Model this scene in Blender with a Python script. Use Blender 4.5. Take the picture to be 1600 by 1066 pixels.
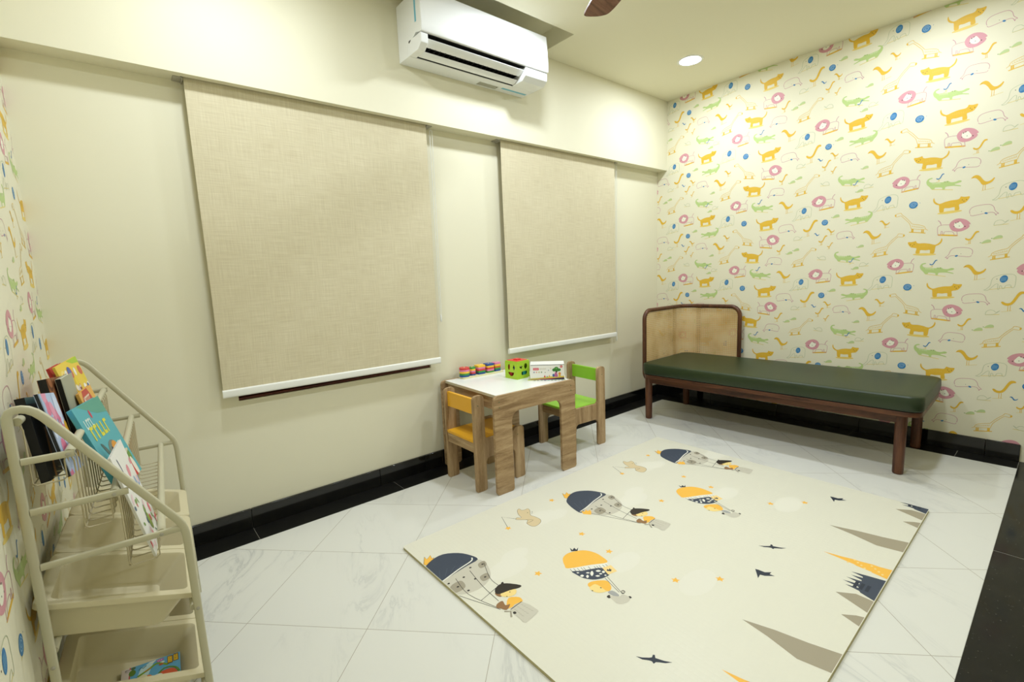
import bpy, bmesh, math, random
from mathutils import Vector, Matrix
from mathutils.geometry import tessellate_polygon

for o in list(bpy.data.objects):
    bpy.data.objects.remove(o, do_unlink=True)
SC = bpy.context.scene
COL = SC.collection
random.seed(4)
PI = math.pi

# ------------------------------------------------------------------ camera
YAW, PITCH, ROLL, FPX = 0.877684, 0.135688, -0.040149, 735.008
fw = Vector((math.cos(YAW)*math.cos(PITCH), math.sin(YAW)*math.cos(PITCH), -math.sin(PITCH)))
rt = Vector((math.sin(YAW), -math.cos(YAW), 0.0))
up = rt.cross(fw)
rt2 = rt*math.cos(ROLL) + up*math.sin(ROLL)
up2 = -rt*math.sin(ROLL) + up*math.cos(ROLL)
cam_data = bpy.data.cameras.new('camera')
cam_data.sensor_fit = 'HORIZONTAL'
cam_data.sensor_width = 36.0
cam_data.lens = FPX*36.0/1600.0
cam_data.clip_start = 0.02
cam = bpy.data.objects.new('camera', cam_data)
COL.objects.link(cam)
M = Matrix((rt2, up2, -fw)).transposed().to_4x4()
M.translation = Vector((0.227801, -2.572677, 1.197948))
cam.matrix_world = M
SC.camera = cam

# ------------------------------------------------------------------ light levels and exposure
LAMP_WATTS = 14.6
LAMP_SPREAD = math.radians(180)
LAMP_GLOW = 12.0
LAMP_COLOR = (0.87, 0.95, 1.07)
SC.view_settings.view_transform = 'Standard'
SC.view_settings.look = 'None'
SC.view_settings.gamma = 1.0
SC.view_settings.use_curve_mapping = False
SC.view_settings.exposure = 0.0
world = bpy.data.worlds.new('night')
SC.world = world
world.use_nodes = True
world.node_tree.nodes['Background'].inputs[0].default_value = (0.5, 0.6, 0.8, 1)
world.node_tree.nodes['Background'].inputs[1].default_value = 0.02

# ------------------------------------------------------------------ room sizes (metres)
XF = 4.1915        # wallpapered far wall
ZC = 2.6884        # ceiling
ZB = 2.0958        # underside of the beam over the windows
YB = 0.100         # depth of that beam
YS = -3.35         # wall behind the photographer
BW, BF, YR = 0.1556, 0.1498, 2.436   # black floor borders
HB, TB = 0.1025, 0.015               # skirting

# ------------------------------------------------------------------ materials
def srgb(r, g, b):
    f = lambda c: (c/255/12.92) if c/255 <= 0.04045 else ((c/255+0.055)/1.055)**2.4
    return (f(r), f(g), f(b), 1.0)

def principled(name, col, rough=0.5, spec=0.5, metal=0.0, coat=0.0):
    m = bpy.data.materials.new(name)
    m.use_nodes = True
    b = m.node_tree.nodes['Principled BSDF']
    b.inputs['Base Color'].default_value = col
    b.inputs['Roughness'].default_value = rough
    b.inputs['Specular IOR Level'].default_value = spec
    b.inputs['Metallic'].default_value = metal
    b.inputs['Coat Weight'].default_value = coat
    return m

def N(m, t, **kw):
    n = m.node_tree.nodes.new(t)
    for k, v in kw.items():
        setattr(n, k, v)
    return n
def L(m, a, b): m.node_tree.links.new(a, b)
def BS(m): return m.node_tree.nodes['Principled BSDF']

def ramp(m, fac, stops):
    r = N(m, 'ShaderNodeValToRGB')
    e = r.color_ramp.elements
    while len(e) < len(stops): e.new(0.5)
    for i, (p, c) in enumerate(stops):
        e[i].position = p; e[i].color = c
    L(m, fac, r.inputs[0])
    return r.outputs[0]

def coords(m, scale=(1, 1, 1), rot=(0, 0, 0), loc=(0, 0, 0)):
    tc = N(m, 'ShaderNodeTexCoord'); mp = N(m, 'ShaderNodeMapping')
    mp.inputs['Scale'].default_value = scale
    mp.inputs['Rotation'].default_value = rot
    mp.inputs['Location'].default_value = loc
    L(m, tc.outputs['Object'], mp.inputs[0])
    return mp.outputs[0]

def noise(m, vec, scale=5, detail=3, rough=0.5, dist=0.0):
    n = N(m, 'ShaderNodeTexNoise')
    n.inputs['Scale'].default_value = scale
    n.inputs['Detail'].default_value = detail
    n.inputs['Roughness'].default_value = rough
    n.inputs['Distortion'].default_value = dist
    L(m, vec, n.inputs['Vector'])
    return n.outputs['Fac']

def bump(m, fac, strength=0.1, dist=0.01):
    b = N(m, 'ShaderNodeBump')
    b.inputs['Strength'].default_value = strength
    b.inputs['Distance'].default_value = dist
    L(m, fac, b.inputs['Height'])
    L(m, b.outputs[0], BS(m).inputs['Normal'])

def math_node(m, op, a, b=None):
    n = N(m, 'ShaderNodeMath', operation=op)
    for i, v in enumerate((a, b)):
        if v is None: continue
        if isinstance(v, (int, float)): n.inputs[i].default_value = v
        else: L(m, v, n.inputs[i])
    return n.outputs[0]

def mix_col(m, fac, a, b):
    n = N(m, 'ShaderNodeMix', data_type='RGBA')
    if isinstance(fac, (int, float)): n.inputs[0].default_value = fac
    else: L(m, fac, n.inputs[0])
    for i, v in ((6, a), (7, b)):
        if isinstance(v, tuple): n.inputs[i].default_value = v
        else: L(m, v, n.inputs[i])
    return n.outputs[2]

WALLC = srgb(231, 226, 199)
def paint(name, c):
    m = principled(name, c, 0.6, 0.25)
    f = noise(m, coords(m), 180, 2)
    bump(m, f, 0.03, 0.002)
    return m
M_WALL = paint('cream_wall_paint', WALLC)
M_CEIL = paint('ceiling_paint', srgb(238, 233, 206))

def wood(name, c1, c2, c3, grain=(1, 1, 14), scale=4, rough=0.5, spec=0.3):
    m = principled(name, c1, rough, spec)
    v = coords(m, grain)
    f = noise(m, v, scale, 6, 0.62, 0.6)
    f2 = noise(m, coords(m, tuple(g*4 for g in grain)), scale*3, 3, 0.6)
    mx = math_node(m, 'ADD', math_node(m, 'MULTIPLY', f, 0.75), math_node(m, 'MULTIPLY', f2, 0.25))
    c = ramp(m, mx, [(0.36, c1), (0.5, c2), (0.64, c3)])
    L(m, c, BS(m).inputs['Base Color'])
    bump(m, f2, 0.06, 0.002)
    return m
OAK = (srgb(140, 112, 78), srgb(172, 143, 105), srgb(194, 167, 129))
M_OAK_V = wood('oak_laminate_upright', *OAK, grain=(9, 9, 1.0), scale=3.0)
M_OAK_H = wood('oak_laminate_lengthwise', *OAK, grain=(1.2, 9, 11), scale=3.0)
M_OAK_Y = wood('oak_laminate_crosswise', *OAK, grain=(9, 1.2, 11), scale=3.0)
WAL = (srgb(54, 30, 17), srgb(86, 50, 30), srgb(106, 66, 40))
M_WALNUT_V = wood('walnut_upright', *WAL, grain=(12, 12, 1.2), scale=2.5, rough=0.38, spec=0.4)
M_WALNUT_Y = wood('walnut_lengthwise', *WAL, grain=(12, 1.2, 12), scale=2.5, rough=0.38, spec=0.4)
M_FRAME = wood('brown_window_wood', srgb(72, 30, 18), srgb(92, 42, 26), srgb(106, 52, 34), grain=(1, 10, 10), rough=0.35)
M_BLADE = wood('fan_blade_wood', srgb(92, 56, 40), srgb(124, 82, 62), srgb(140, 98, 76), grain=(1, 10, 10), rough=0.4)

def tile_floor():
    m = principled('white_marble_tile', srgb(240, 240, 232), 0.24, 0.4)
    A = 0.8077367; S = 0.45; TX, TY = 0.451023, -0.749593
    tc = N(m, 'ShaderNodeTexCoord'); sp = N(m, 'ShaderNodeSeparateXYZ')
    L(m, tc.outputs['Object'], sp.inputs[0])
    dx = math_node(m, 'SUBTRACT', sp.outputs[0], TX); dy = math_node(m, 'SUBTRACT', sp.outputs[1], TY)
    ca, sa = math.cos(A)/S, math.sin(A)/S
    u = math_node(m, 'SUBTRACT', math_node(m, 'MULTIPLY', dx, ca), math_node(m, 'MULTIPLY', dy, sa))
    v = math_node(m, 'ADD', math_node(m, 'MULTIPLY', dx, sa), math_node(m, 'MULTIPLY', dy, ca))
    def edge(t):
        f = math_node(m, 'FRACT', math_node(m, 'ADD', t, 100.0))
        return math_node(m, 'SUBTRACT', 0.5, math_node(m, 'ABSOLUTE', math_node(m, 'SUBTRACT', f, 0.5)))
    d = math_node(m, 'MINIMUM', edge(u), edge(v))
    line = math_node(m, 'LESS_THAN', d, 0.0022)
    # the marble drawing shifts from tile to tile
    iu = math_node(m, 'FLOOR', math_node(m, 'ADD', u, 100.0)); iv = math_node(m, 'FLOOR', math_node(m, 'ADD', v, 100.0))
    cx = N(m, 'ShaderNodeCombineXYZ')
    fu = math_node(m, 'FRACT', math_node(m, 'ADD', u, 100.0)); fv = math_node(m, 'FRACT', math_node(m, 'ADD', v, 100.0))
    # veins run along one diagonal: stretch the other way
    p = math_node(m, 'ADD', fu, math_node(m, 'MULTIPLY', fv, 0.35))
    q = math_node(m, 'SUBTRACT', math_node(m, 'MULTIPLY', fv, 0.5), math_node(m, 'MULTIPLY', fu, 0.1))
    L(m, math_node(m, 'ADD', math_node(m, 'MULTIPLY', p, 1.5), math_node(m, 'MULTIPLY', iu, 3.7)), cx.inputs[0])
    L(m, math_node(m, 'ADD', q, math_node(m, 'MULTIPLY', iv, 5.3)), cx.inputs[1])
    n1 = noise(m, cx.outputs[0], 1.6, 6, 0.62, 0.9)
    vein = math_node(m, 'ABSOLUTE', math_node(m, 'SUBTRACT', n1, 0.5))
    veinc = ramp(m, vein, [(0.0, (1, 1, 1, 1)), (0.02, (0.25, 0.25, 0.25, 1)), (0.06, (0, 0, 0, 1))])
    mask = noise(m, cx.outputs[0], 0.9, 2)
    vm = math_node(m, 'MULTIPLY', veinc, ramp(m, mask, [(0.5, (0, 0, 0, 1)), (0.72, (1, 1, 1, 1))]))
    base = mix_col(m, math_node(m, 'MULTIPLY', vm, 0.6), srgb(226, 225, 215), srgb(180, 181, 177))
    cloud = noise(m, cx.outputs[0], 2.0, 4)
    base = mix_col(m, math_node(m, 'MULTIPLY', cloud, 0.10), base, srgb(200, 201, 196))
    col = mix_col(m, math_node(m, 'MULTIPLY', line, 0.8), base, srgb(150, 138, 116))
    L(m, col, BS(m).inputs['Base Color'])
    return m
M_TILE = tile_floor()

def stone(name, rough, spec=0.5, speck=True):
    m = principled(name, srgb(20, 20, 19), rough, spec)
    n = N(m, 'ShaderNodeTexVoronoi'); n.inputs['Scale'].default_value = 60
    L(m, coords(m), n.inputs['Vector'])
    f = noise(m, coords(m), 14, 5)
    c = ramp(m, n.outputs['Distance'], [(0.05, srgb(74, 72, 64) if speck else srgb(24, 24, 22)), (0.14, srgb(17, 17, 16))])
    c2 = mix_col(m, ramp(m, f, [(0.5, (0, 0, 0, 1)), (0.75, (0.5, 0.5, 0.5, 1))]), c, srgb(36, 35, 31))
    L(m, c2, BS(m).inputs['Base Color'])
    return m
M_STONE_POL = stone('polished_black_granite', 0.08, 0.5, False)
M_STONE_MAT = stone('honed_black_granite', 0.32, 0.35)
M_STONE_SILL = stone('black_threshold_granite', 0.12, 0.22)
M_GROUT = principled('grey_joint', srgb(150, 146, 132), 0.7)

def blind_fabric():
    m = principled('beige_blind_fabric', srgb(209, 199, 170), 0.85, 0.15)
    a = noise(m, coords(m, (260, 1, 9)), 1, 2)
    b = noise(m, coords(m, (9, 1, 260)), 1, 2)
    big = noise(m, coords(m, (3, 1, 3)), 1.5, 3)
    s = math_node(m, 'ADD', math_node(m, 'ADD', math_node(m, 'MULTIPLY', a, 0.4), math_node(m, 'MULTIPLY', b, 0.45)), math_node(m, 'MULTIPLY', big, 0.15))
    L(m, ramp(m, s, [(0.34, srgb(200, 188, 156)), (0.5, srgb(211, 201, 169)), (0.66, srgb(221, 212, 182))]), BS(m).inputs['Base Color'])
    bump(m, s, 0.15, 0.001)
    return m
M_BLIND = blind_fabric()
M_WHITE = principled('white_plastic', srgb(238, 238, 230), 0.35, 0.4)
M_WHITE_GLOSS = principled('glossy_white_plastic', srgb(243, 244, 242), 0.14, 0.5)
M_GREY = principled('grey_metal', srgb(178, 174, 160), 0.4, 0.5, 0.2)
M_DARKCAV = principled('dark_cavity', srgb(18, 18, 17), 0.6)
M_TAPE = principled('pale_blue_tape', srgb(120, 190, 212), 0.4)
M_LABEL = principled('grey_printed_label', srgb(182, 180, 164), 0.5)
M_TABLETOP = principled('white_laminate', srgb(243, 243, 238), 0.22, 0.45)
M_EDGE = principled('pale_edge_band', srgb(206, 196, 168), 0.45)
M_YELLOW = principled('yellow_laminate', srgb(238, 176, 42), 0.3, 0.4)
M_GREEN = principled('lime_laminate', srgb(148, 206, 54), 0.3, 0.4)
M_BOLT = principled('dull_bolt', srgb(120, 122, 88), 0.4, 0.5, 0.5)
M_GLASS = principled('night_window_glass', srgb(30, 36, 44), 0.05, 0.5)
M_RACK = principled('warm_white_enamel', srgb(198, 193, 164), 0.35, 0.4)
M_BIN = principled('milky_white_plastic', srgb(214, 204, 168), 0.32, 0.4)
BS(M_BIN).inputs['Subsurface Weight'].default_value = 0.0
M_LINER = principled('warm_wire', srgb(196, 184, 150), 0.35, 0.4)
def vinyl():
    m = principled('dark_green_vinyl', srgb(38, 54, 28), 0.42, 0.5)
    f = noise(m, coords(m), 3, 4)
    L(m, ramp(m, f, [(0.3, srgb(28, 44, 16)), (0.7, srgb(38, 53, 21))]), BS(m).inputs['Base Color'])
    bump(m, noise(m, coords(m), 220, 2), 0.05, 0.001)
    return m
M_VINYL = vinyl()

def cane():
    m = principled('woven_cane', srgb(196, 150, 92), 0.5, 0.3)
    tc = N(m, 'ShaderNodeUVMap')
    sp = N(m, 'ShaderNodeSeparateXYZ'); L(m, tc.outputs[0], sp.inputs[0])
    P = 1/0.0155
    def tri(c):
        f = math_node(m, 'FRACT', math_node(m, 'MULTIPLY', c, P))
        return math_node(m, 'ABSOLUTE', math_node(m, 'SUBTRACT', f, 0.5))
    a, b = tri(sp.outputs[0]), tri(sp.outputs[1])
    hole = math_node(m, 'MULTIPLY', math_node(m, 'LESS_THAN', a, 0.25), math_node(m, 'LESS_THAN', b, 0.25))
    f = noise(m, coords(m), 7, 4)
    col = ramp(m, f, [(0.3, srgb(214, 176, 112)), (0.5, srgb(236, 202, 142)), (0.7, srgb(244, 218, 166))])
    shade = math_node(m, 'MAXIMUM', math_node(m, 'GREATER_THAN', a, 0.44), math_node(m, 'GREATER_THAN', b, 0.44))
    col = mix_col(m, math_node(m, 'MULTIPLY', shade, 0.35), col, srgb(122, 84, 44))
    L(m, col, BS(m).inputs['Base Color'])
    inv = math_node(m, 'SUBTRACT', 1.0, hole)
    L(m, inv, BS(m).inputs['Alpha'])
    return m
M_CANE = cane()

def play_mat():
    m = principled('cream_play_mat', srgb(228, 225, 206), 0.34, 0.4)
    tc = N(m, 'ShaderNodeTexCoord'); sp = N(m, 'ShaderNodeSeparateXYZ'); L(m, tc.outputs['Object'], sp.inputs[0])
    def tri(c):
        f = math_node(m, 'FRACT', math_node(m, 'MULTIPLY', c, 48.0))
        return math_node(m, 'ABSOLUTE', math_node(m, 'SUBTRACT', f, 0.5))
    h = math_node(m, 'MINIMUM', tri(sp.outputs[0]), tri(sp.outputs[1]))
    hh = math_node(m, 'SMOOTH_MIN', h, 0.12)
    bump(m, hh, 0.4, 0.004)
    return m
M_MAT = play_mat()
M_MATSIDE = principled('mat_foam_edge', srgb(190, 180, 132), 0.7)

_flat = {}
def flat(r, g, b, rough=0.5, spec=0.3):
    k = (r, g, b, rough)
    if k not in _flat:
        _flat[k] = principled('ink_%d_%d_%d' % (r, g, b), srgb(r, g, b), rough, spec)
    return _flat[k]
def lamp_mat():
    m = bpy.data.materials.new('downlight_glow'); m.use_nodes = True
    nt = m.node_tree; nt.nodes.clear()
    e = nt.nodes.new('ShaderNodeEmission'); o = nt.nodes.new('ShaderNodeOutputMaterial')
    e.inputs[0].default_value = (*LAMP_COLOR, 1); e.inputs[1].default_value = LAMP_GLOW
    nt.links.new(e.outputs[0], o.inputs[0])
    return m
M_LAMP = lamp_mat()

# ------------------------------------------------------------------ mesh builder
class MB:
    def __init__(self): self.v = []; self.f = []; self.mi = []; self.uv = None
    def add(self, vs, fs, mi=0):
        b = len(self.v)
        self.v += [tuple(p) for p in vs]
        for f in fs: self.f.append(tuple(i+b for i in f)); self.mi.append(mi)
        return self
    def box(self, x0, x1, y0, y1, z0, z1, mi=0, mat=None):
        vs = [Vector((x, y, z)) for x in (x0, x1) for y in (y0, y1) for z in (z0, z1)]
        if mat is not None: vs = [mat @ p for p in vs]
        return self.add(vs, [(0, 1, 3, 2), (4, 6, 7, 5), (0, 4, 5, 1), (2, 3, 7, 6), (0, 2, 6, 4), (1, 5, 7, 3)], mi)
    def prism(self, loop, lo, hi, axis='y', mi=0, holes=(), mat=None, mi_side=None):
        """extrude a 2D loop (with holes) between lo and hi along an axis"""
        def P(a, b, t):
            p = Vector((a, t, b)) if axis == 'y' else Vector((a, b, t)) if axis == 'z' else Vector((t, a, b))
            return mat @ p if mat is not None else p
        loops = [list(loop)] + [list(h) for h in holes]
        flatp = [p for l in loops for p in l]
        tris = tessellate_polygon([[Vector((p[0], p[1], 0)) for p in l] for l in loops])
        n = len(flatp)
        vs = [P(a, b, lo) for a, b in flatp] + [P(a, b, hi) for a, b in flatp]
        fs = [tuple(t) for t in tris] + [tuple(i+n for i in reversed(t)) for t in tris]
        self.add(vs, fs, mi)
        base = 0
        sides = []
        for l in loops:
            k = len(l)
            for i in range(k):
                j = (i+1) % k
                sides.append((base+i, base+j, base+j+n, base+i+n))
            base += k
        b = len(self.v) - 2*n
        for f in sides:
            self.f.append(tuple(i+b for i in f)); self.mi.append(mi if mi_side is None else mi_side)
        return self
    def tube(self, pts, r, seg=10, mi=0, closed=False, caps=True, squash=None):
        pts = [Vector(p) for p in pts]
        n = len(pts); rs = r if isinstance(r, (list, tuple)) else [r]*n
        rings = []
        prev = None
        for i, p in enumerate(pts):
            if closed: t = (pts[(i+1) % n] - pts[i-1])
            else: t = pts[min(i+1, n-1)] - pts[max(i-1, 0)]
            t.normalize()
            if prev is None:
                a = Vector((0, 0, 1)) if abs(t.z) < 0.9 else Vector((1, 0, 0))
                u = t.cross(a).normalized()
            else:
                u = (prev - t*prev.dot(t)).normalized()
            prev = u
            w = t.cross(u)
            rings.append([p + (u*math.cos(2*PI*k/seg) + w*math.sin(2*PI*k/seg))*rs[i] for k in range(seg)])
        vs = [q for ring in rings for q in ring]
        fs = []
        m = n if closed else n-1
        for i in range(m):
            a, b = i*seg, ((i+1) % n)*seg
            for k in range(seg):
                k2 = (k+1) % seg
                fs.append((a+k, a+k2, b+k2, b+k))
        if caps and not closed:
            fs.append(tuple(reversed(range(seg)))); fs.append(tuple(range((n-1)*seg, n*seg)))
        return self.add(vs, fs, mi)
    def cyl(self, c, r, z0, z1, seg=32, mi=0, r2=None):
        x, y = c
        return self.tube([(x, y, z0), (x, y, z1)], [r, r if r2 is None else r2], seg, mi)
    def lathe(self, c, prof, seg=32, mi=0):
        x, y = c
        vs = []; fs = []
        for r, z in prof:
            vs += [(x+r*math.cos(2*PI*k/seg), y+r*math.sin(2*PI*k/seg), z) for k in range(seg)]
        for i in range(len(prof)-1):
            for k in range(seg):
                k2 = (k+1) % seg
                fs.append((i*seg+k, i*seg+k2, (i+1)*seg+k2, (i+1)*seg+k))
        return self.add(vs, fs, mi)
    def build(self, name, mats, parent=None, smooth=True, bevel=0.0, seg=2, angle=35, kind=None):
        me = bpy.data.meshes.new(name)
        me.from_pydata(self.v, [], self.f)
        if not isinstance(mats, (list, tuple)): mats = [mats]
        for m in mats: me.materials.append(m)
        me.polygons.foreach_set('material_index', self.mi)
        me.update()
        bm = bmesh.new(); bm.from_mesh(me)
        if bevel or smooth:
            bmesh.ops.remove_doubles(bm, verts=bm.verts, dist=1e-6)
        bmesh.ops.recalc_face_normals(bm, faces=bm.faces)
        bm.to_mesh(me); bm.free()
        if smooth:
            me.polygons.foreach_set('use_smooth', [True]*len(me.polygons))
            me.set_sharp_from_angle(angle=math.radians(angle))
        o = bpy.data.objects.new(name, me)
        COL.objects.link(o)
        if parent is not None: o.parent = parent
        if bevel:
            b = o.modifiers.new('bevel', 'BEVEL'); b.width = bevel; b.segments = seg
            b.limit_method = 'ANGLE'; b.angle_limit = math.radians(35)
        if kind: o['kind'] = kind
        return o

def tag(o, label, cat, group=None):
    o['label'] = label; o['category'] = cat
    if group: o['group'] = group
    return o
def thing(name, label, cat, loc=(0, 0, 0), rz=0.0, group=None):
    o = bpy.data.objects.new(name, None); COL.objects.link(o)
    o.empty_display_size = 0.05
    o.location = loc; o.rotation_euler = (0, 0, rz)
    return tag(o, label, cat, group)

def rrect(x0, x1, y0, y1, r, n=6):
    """rounded rectangle; r is one radius or (bl, br, tr, tl)"""
    if isinstance(r, (int, float)): r = (r,)*4
    out = []
    for (cx, cy, a0, rr) in ((x0, y0, PI, r[0]), (x1, y0, 1.5*PI, r[1]), (x1, y1, 0, r[2]), (x0, y1, 0.5*PI, r[3])):
        if rr <= 0: out.append((cx, cy)); continue
        ox = cx + rr if cx == x0 else cx - rr
        oy = cy + rr if cy == y0 else cy - rr
        for k in range(n+1):
            a = a0 + 0.5*PI*k/n
            out.append((ox + rr*math.cos(a), oy + rr*math.sin(a)))
    return out
def ellipse(cx, cy, rx, ry, n=20, rot=0.0):
    o = []
    for k in range(n):
        a = 2*PI*k/n; x, y = rx*math.cos(a), ry*math.sin(a)
        o.append((cx + x*math.cos(rot) - y*math.sin(rot), cy + x*math.sin(rot) + y*math.cos(rot)))
    return o
def spline(pts, closed=True, k=4):
    n = len(pts); out = []
    rng = n if closed else n-1
    for i in range(rng):
        g = (lambda j: pts[j % n]) if closed else (lambda j: pts[max(0, min(n-1, j))])
        p0, p1, p2, p3 = g(i-1), g(i), g(i+1), g(i+2)
        for s in range(k):
            t = s/k
            out.append(tuple(0.5*((2*p1[a]) + (-p0[a]+p2[a])*t + (2*p0[a]-5*p1[a]+4*p2[a]-p3[a])*t*t + (-p0[a]+3*p1[a]-3*p2[a]+p3[a])*t**3) for a in (0, 1)))
    if not closed: out.append(tuple(pts[-1]))
    return out
def ribbon(pts, w):
    """a stroke of width w as small quads"""
    out = []
    n = len(pts)
    nm = []
    for i in range(n):
        a, b = pts[max(i-1, 0)], pts[min(i+1, n-1)]
        d = math.hypot(b[0]-a[0], b[1]-a[1]) or 1
        nm.append((-(b[1]-a[1])/d*w/2, (b[0]-a[0])/d*w/2))
    for i in range(n-1):
        p, q, u, v = pts[i], pts[i+1], nm[i], nm[i+1]
        out.append([(p[0]+u[0], p[1]+u[1]), (q[0]+v[0], q[1]+v[1]), (q[0]-v[0], q[1]-v[1]), (p[0]-u[0], p[1]-u[1])])
    return out
def star(cx, cy, r, rot=0.3):
    return [(cx+(r if k % 2 == 0 else r*0.48)*math.cos(rot+PI*k/5), cy+(r if k % 2 == 0 else r*0.48)*math.sin(rot+PI*k/5)) for k in range(10)]
def clip(poly, x0, x1, y0, y1):
    for ax, lim, s in ((0, x0, 1), (0, x1, -1), (1, y0, 1), (1, y1, -1)):
        out = []
        for i in range(len(poly)):
            a, b = poly[i-1], poly[i]
            da, db = s*(a[ax]-lim), s*(b[ax]-lim)
            if da*db < 0:
                t = da/(da-db)
                out.append((a[0]+(b[0]-a[0])*t, a[1]+(b[1]-a[1])*t))
            if db >= 0: out.append(b)
        poly = out
        if not poly: return []
    return poly

class Print:
    """flat printed pattern: polygons on a surface, added to the mesh of that surface"""
    def __init__(self, mb, mapf, mats, rect, step=0.00012):
        self.mb, self.mapf, self.mats, self.rect, self.step = mb, mapf, mats, rect, step
        self.k = 0
    def mi(self, m):
        if m not in self.mats: self.mats.append(m)
        return self.mats.index(m)
    def fill(self, poly, m, layer=1):
        poly = clip(list(poly), *self.rect)
        if len(poly) < 3: return
        tris = tessellate_polygon([[Vector((p[0], p[1], 0)) for p in poly]])
        if not tris: return
        self.k += 1
        self.mb.add([self.mapf(p[0], p[1], layer*self.step + (self.k % 30)*2e-6) for p in poly], [tuple(t) for t in tris], self.mi(m))
    def stroke(self, pts, w, m, layer=1):
        for q in ribbon(pts, w):
            q = clip(q, *self.rect)
            if len(q) >= 3:
                self.k += 1
                self.mb.add([self.mapf(p[0], p[1], layer*self.step + (self.k % 30)*2e-6) for p in q], [tuple(range(len(q)))], self.mi(m))

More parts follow.
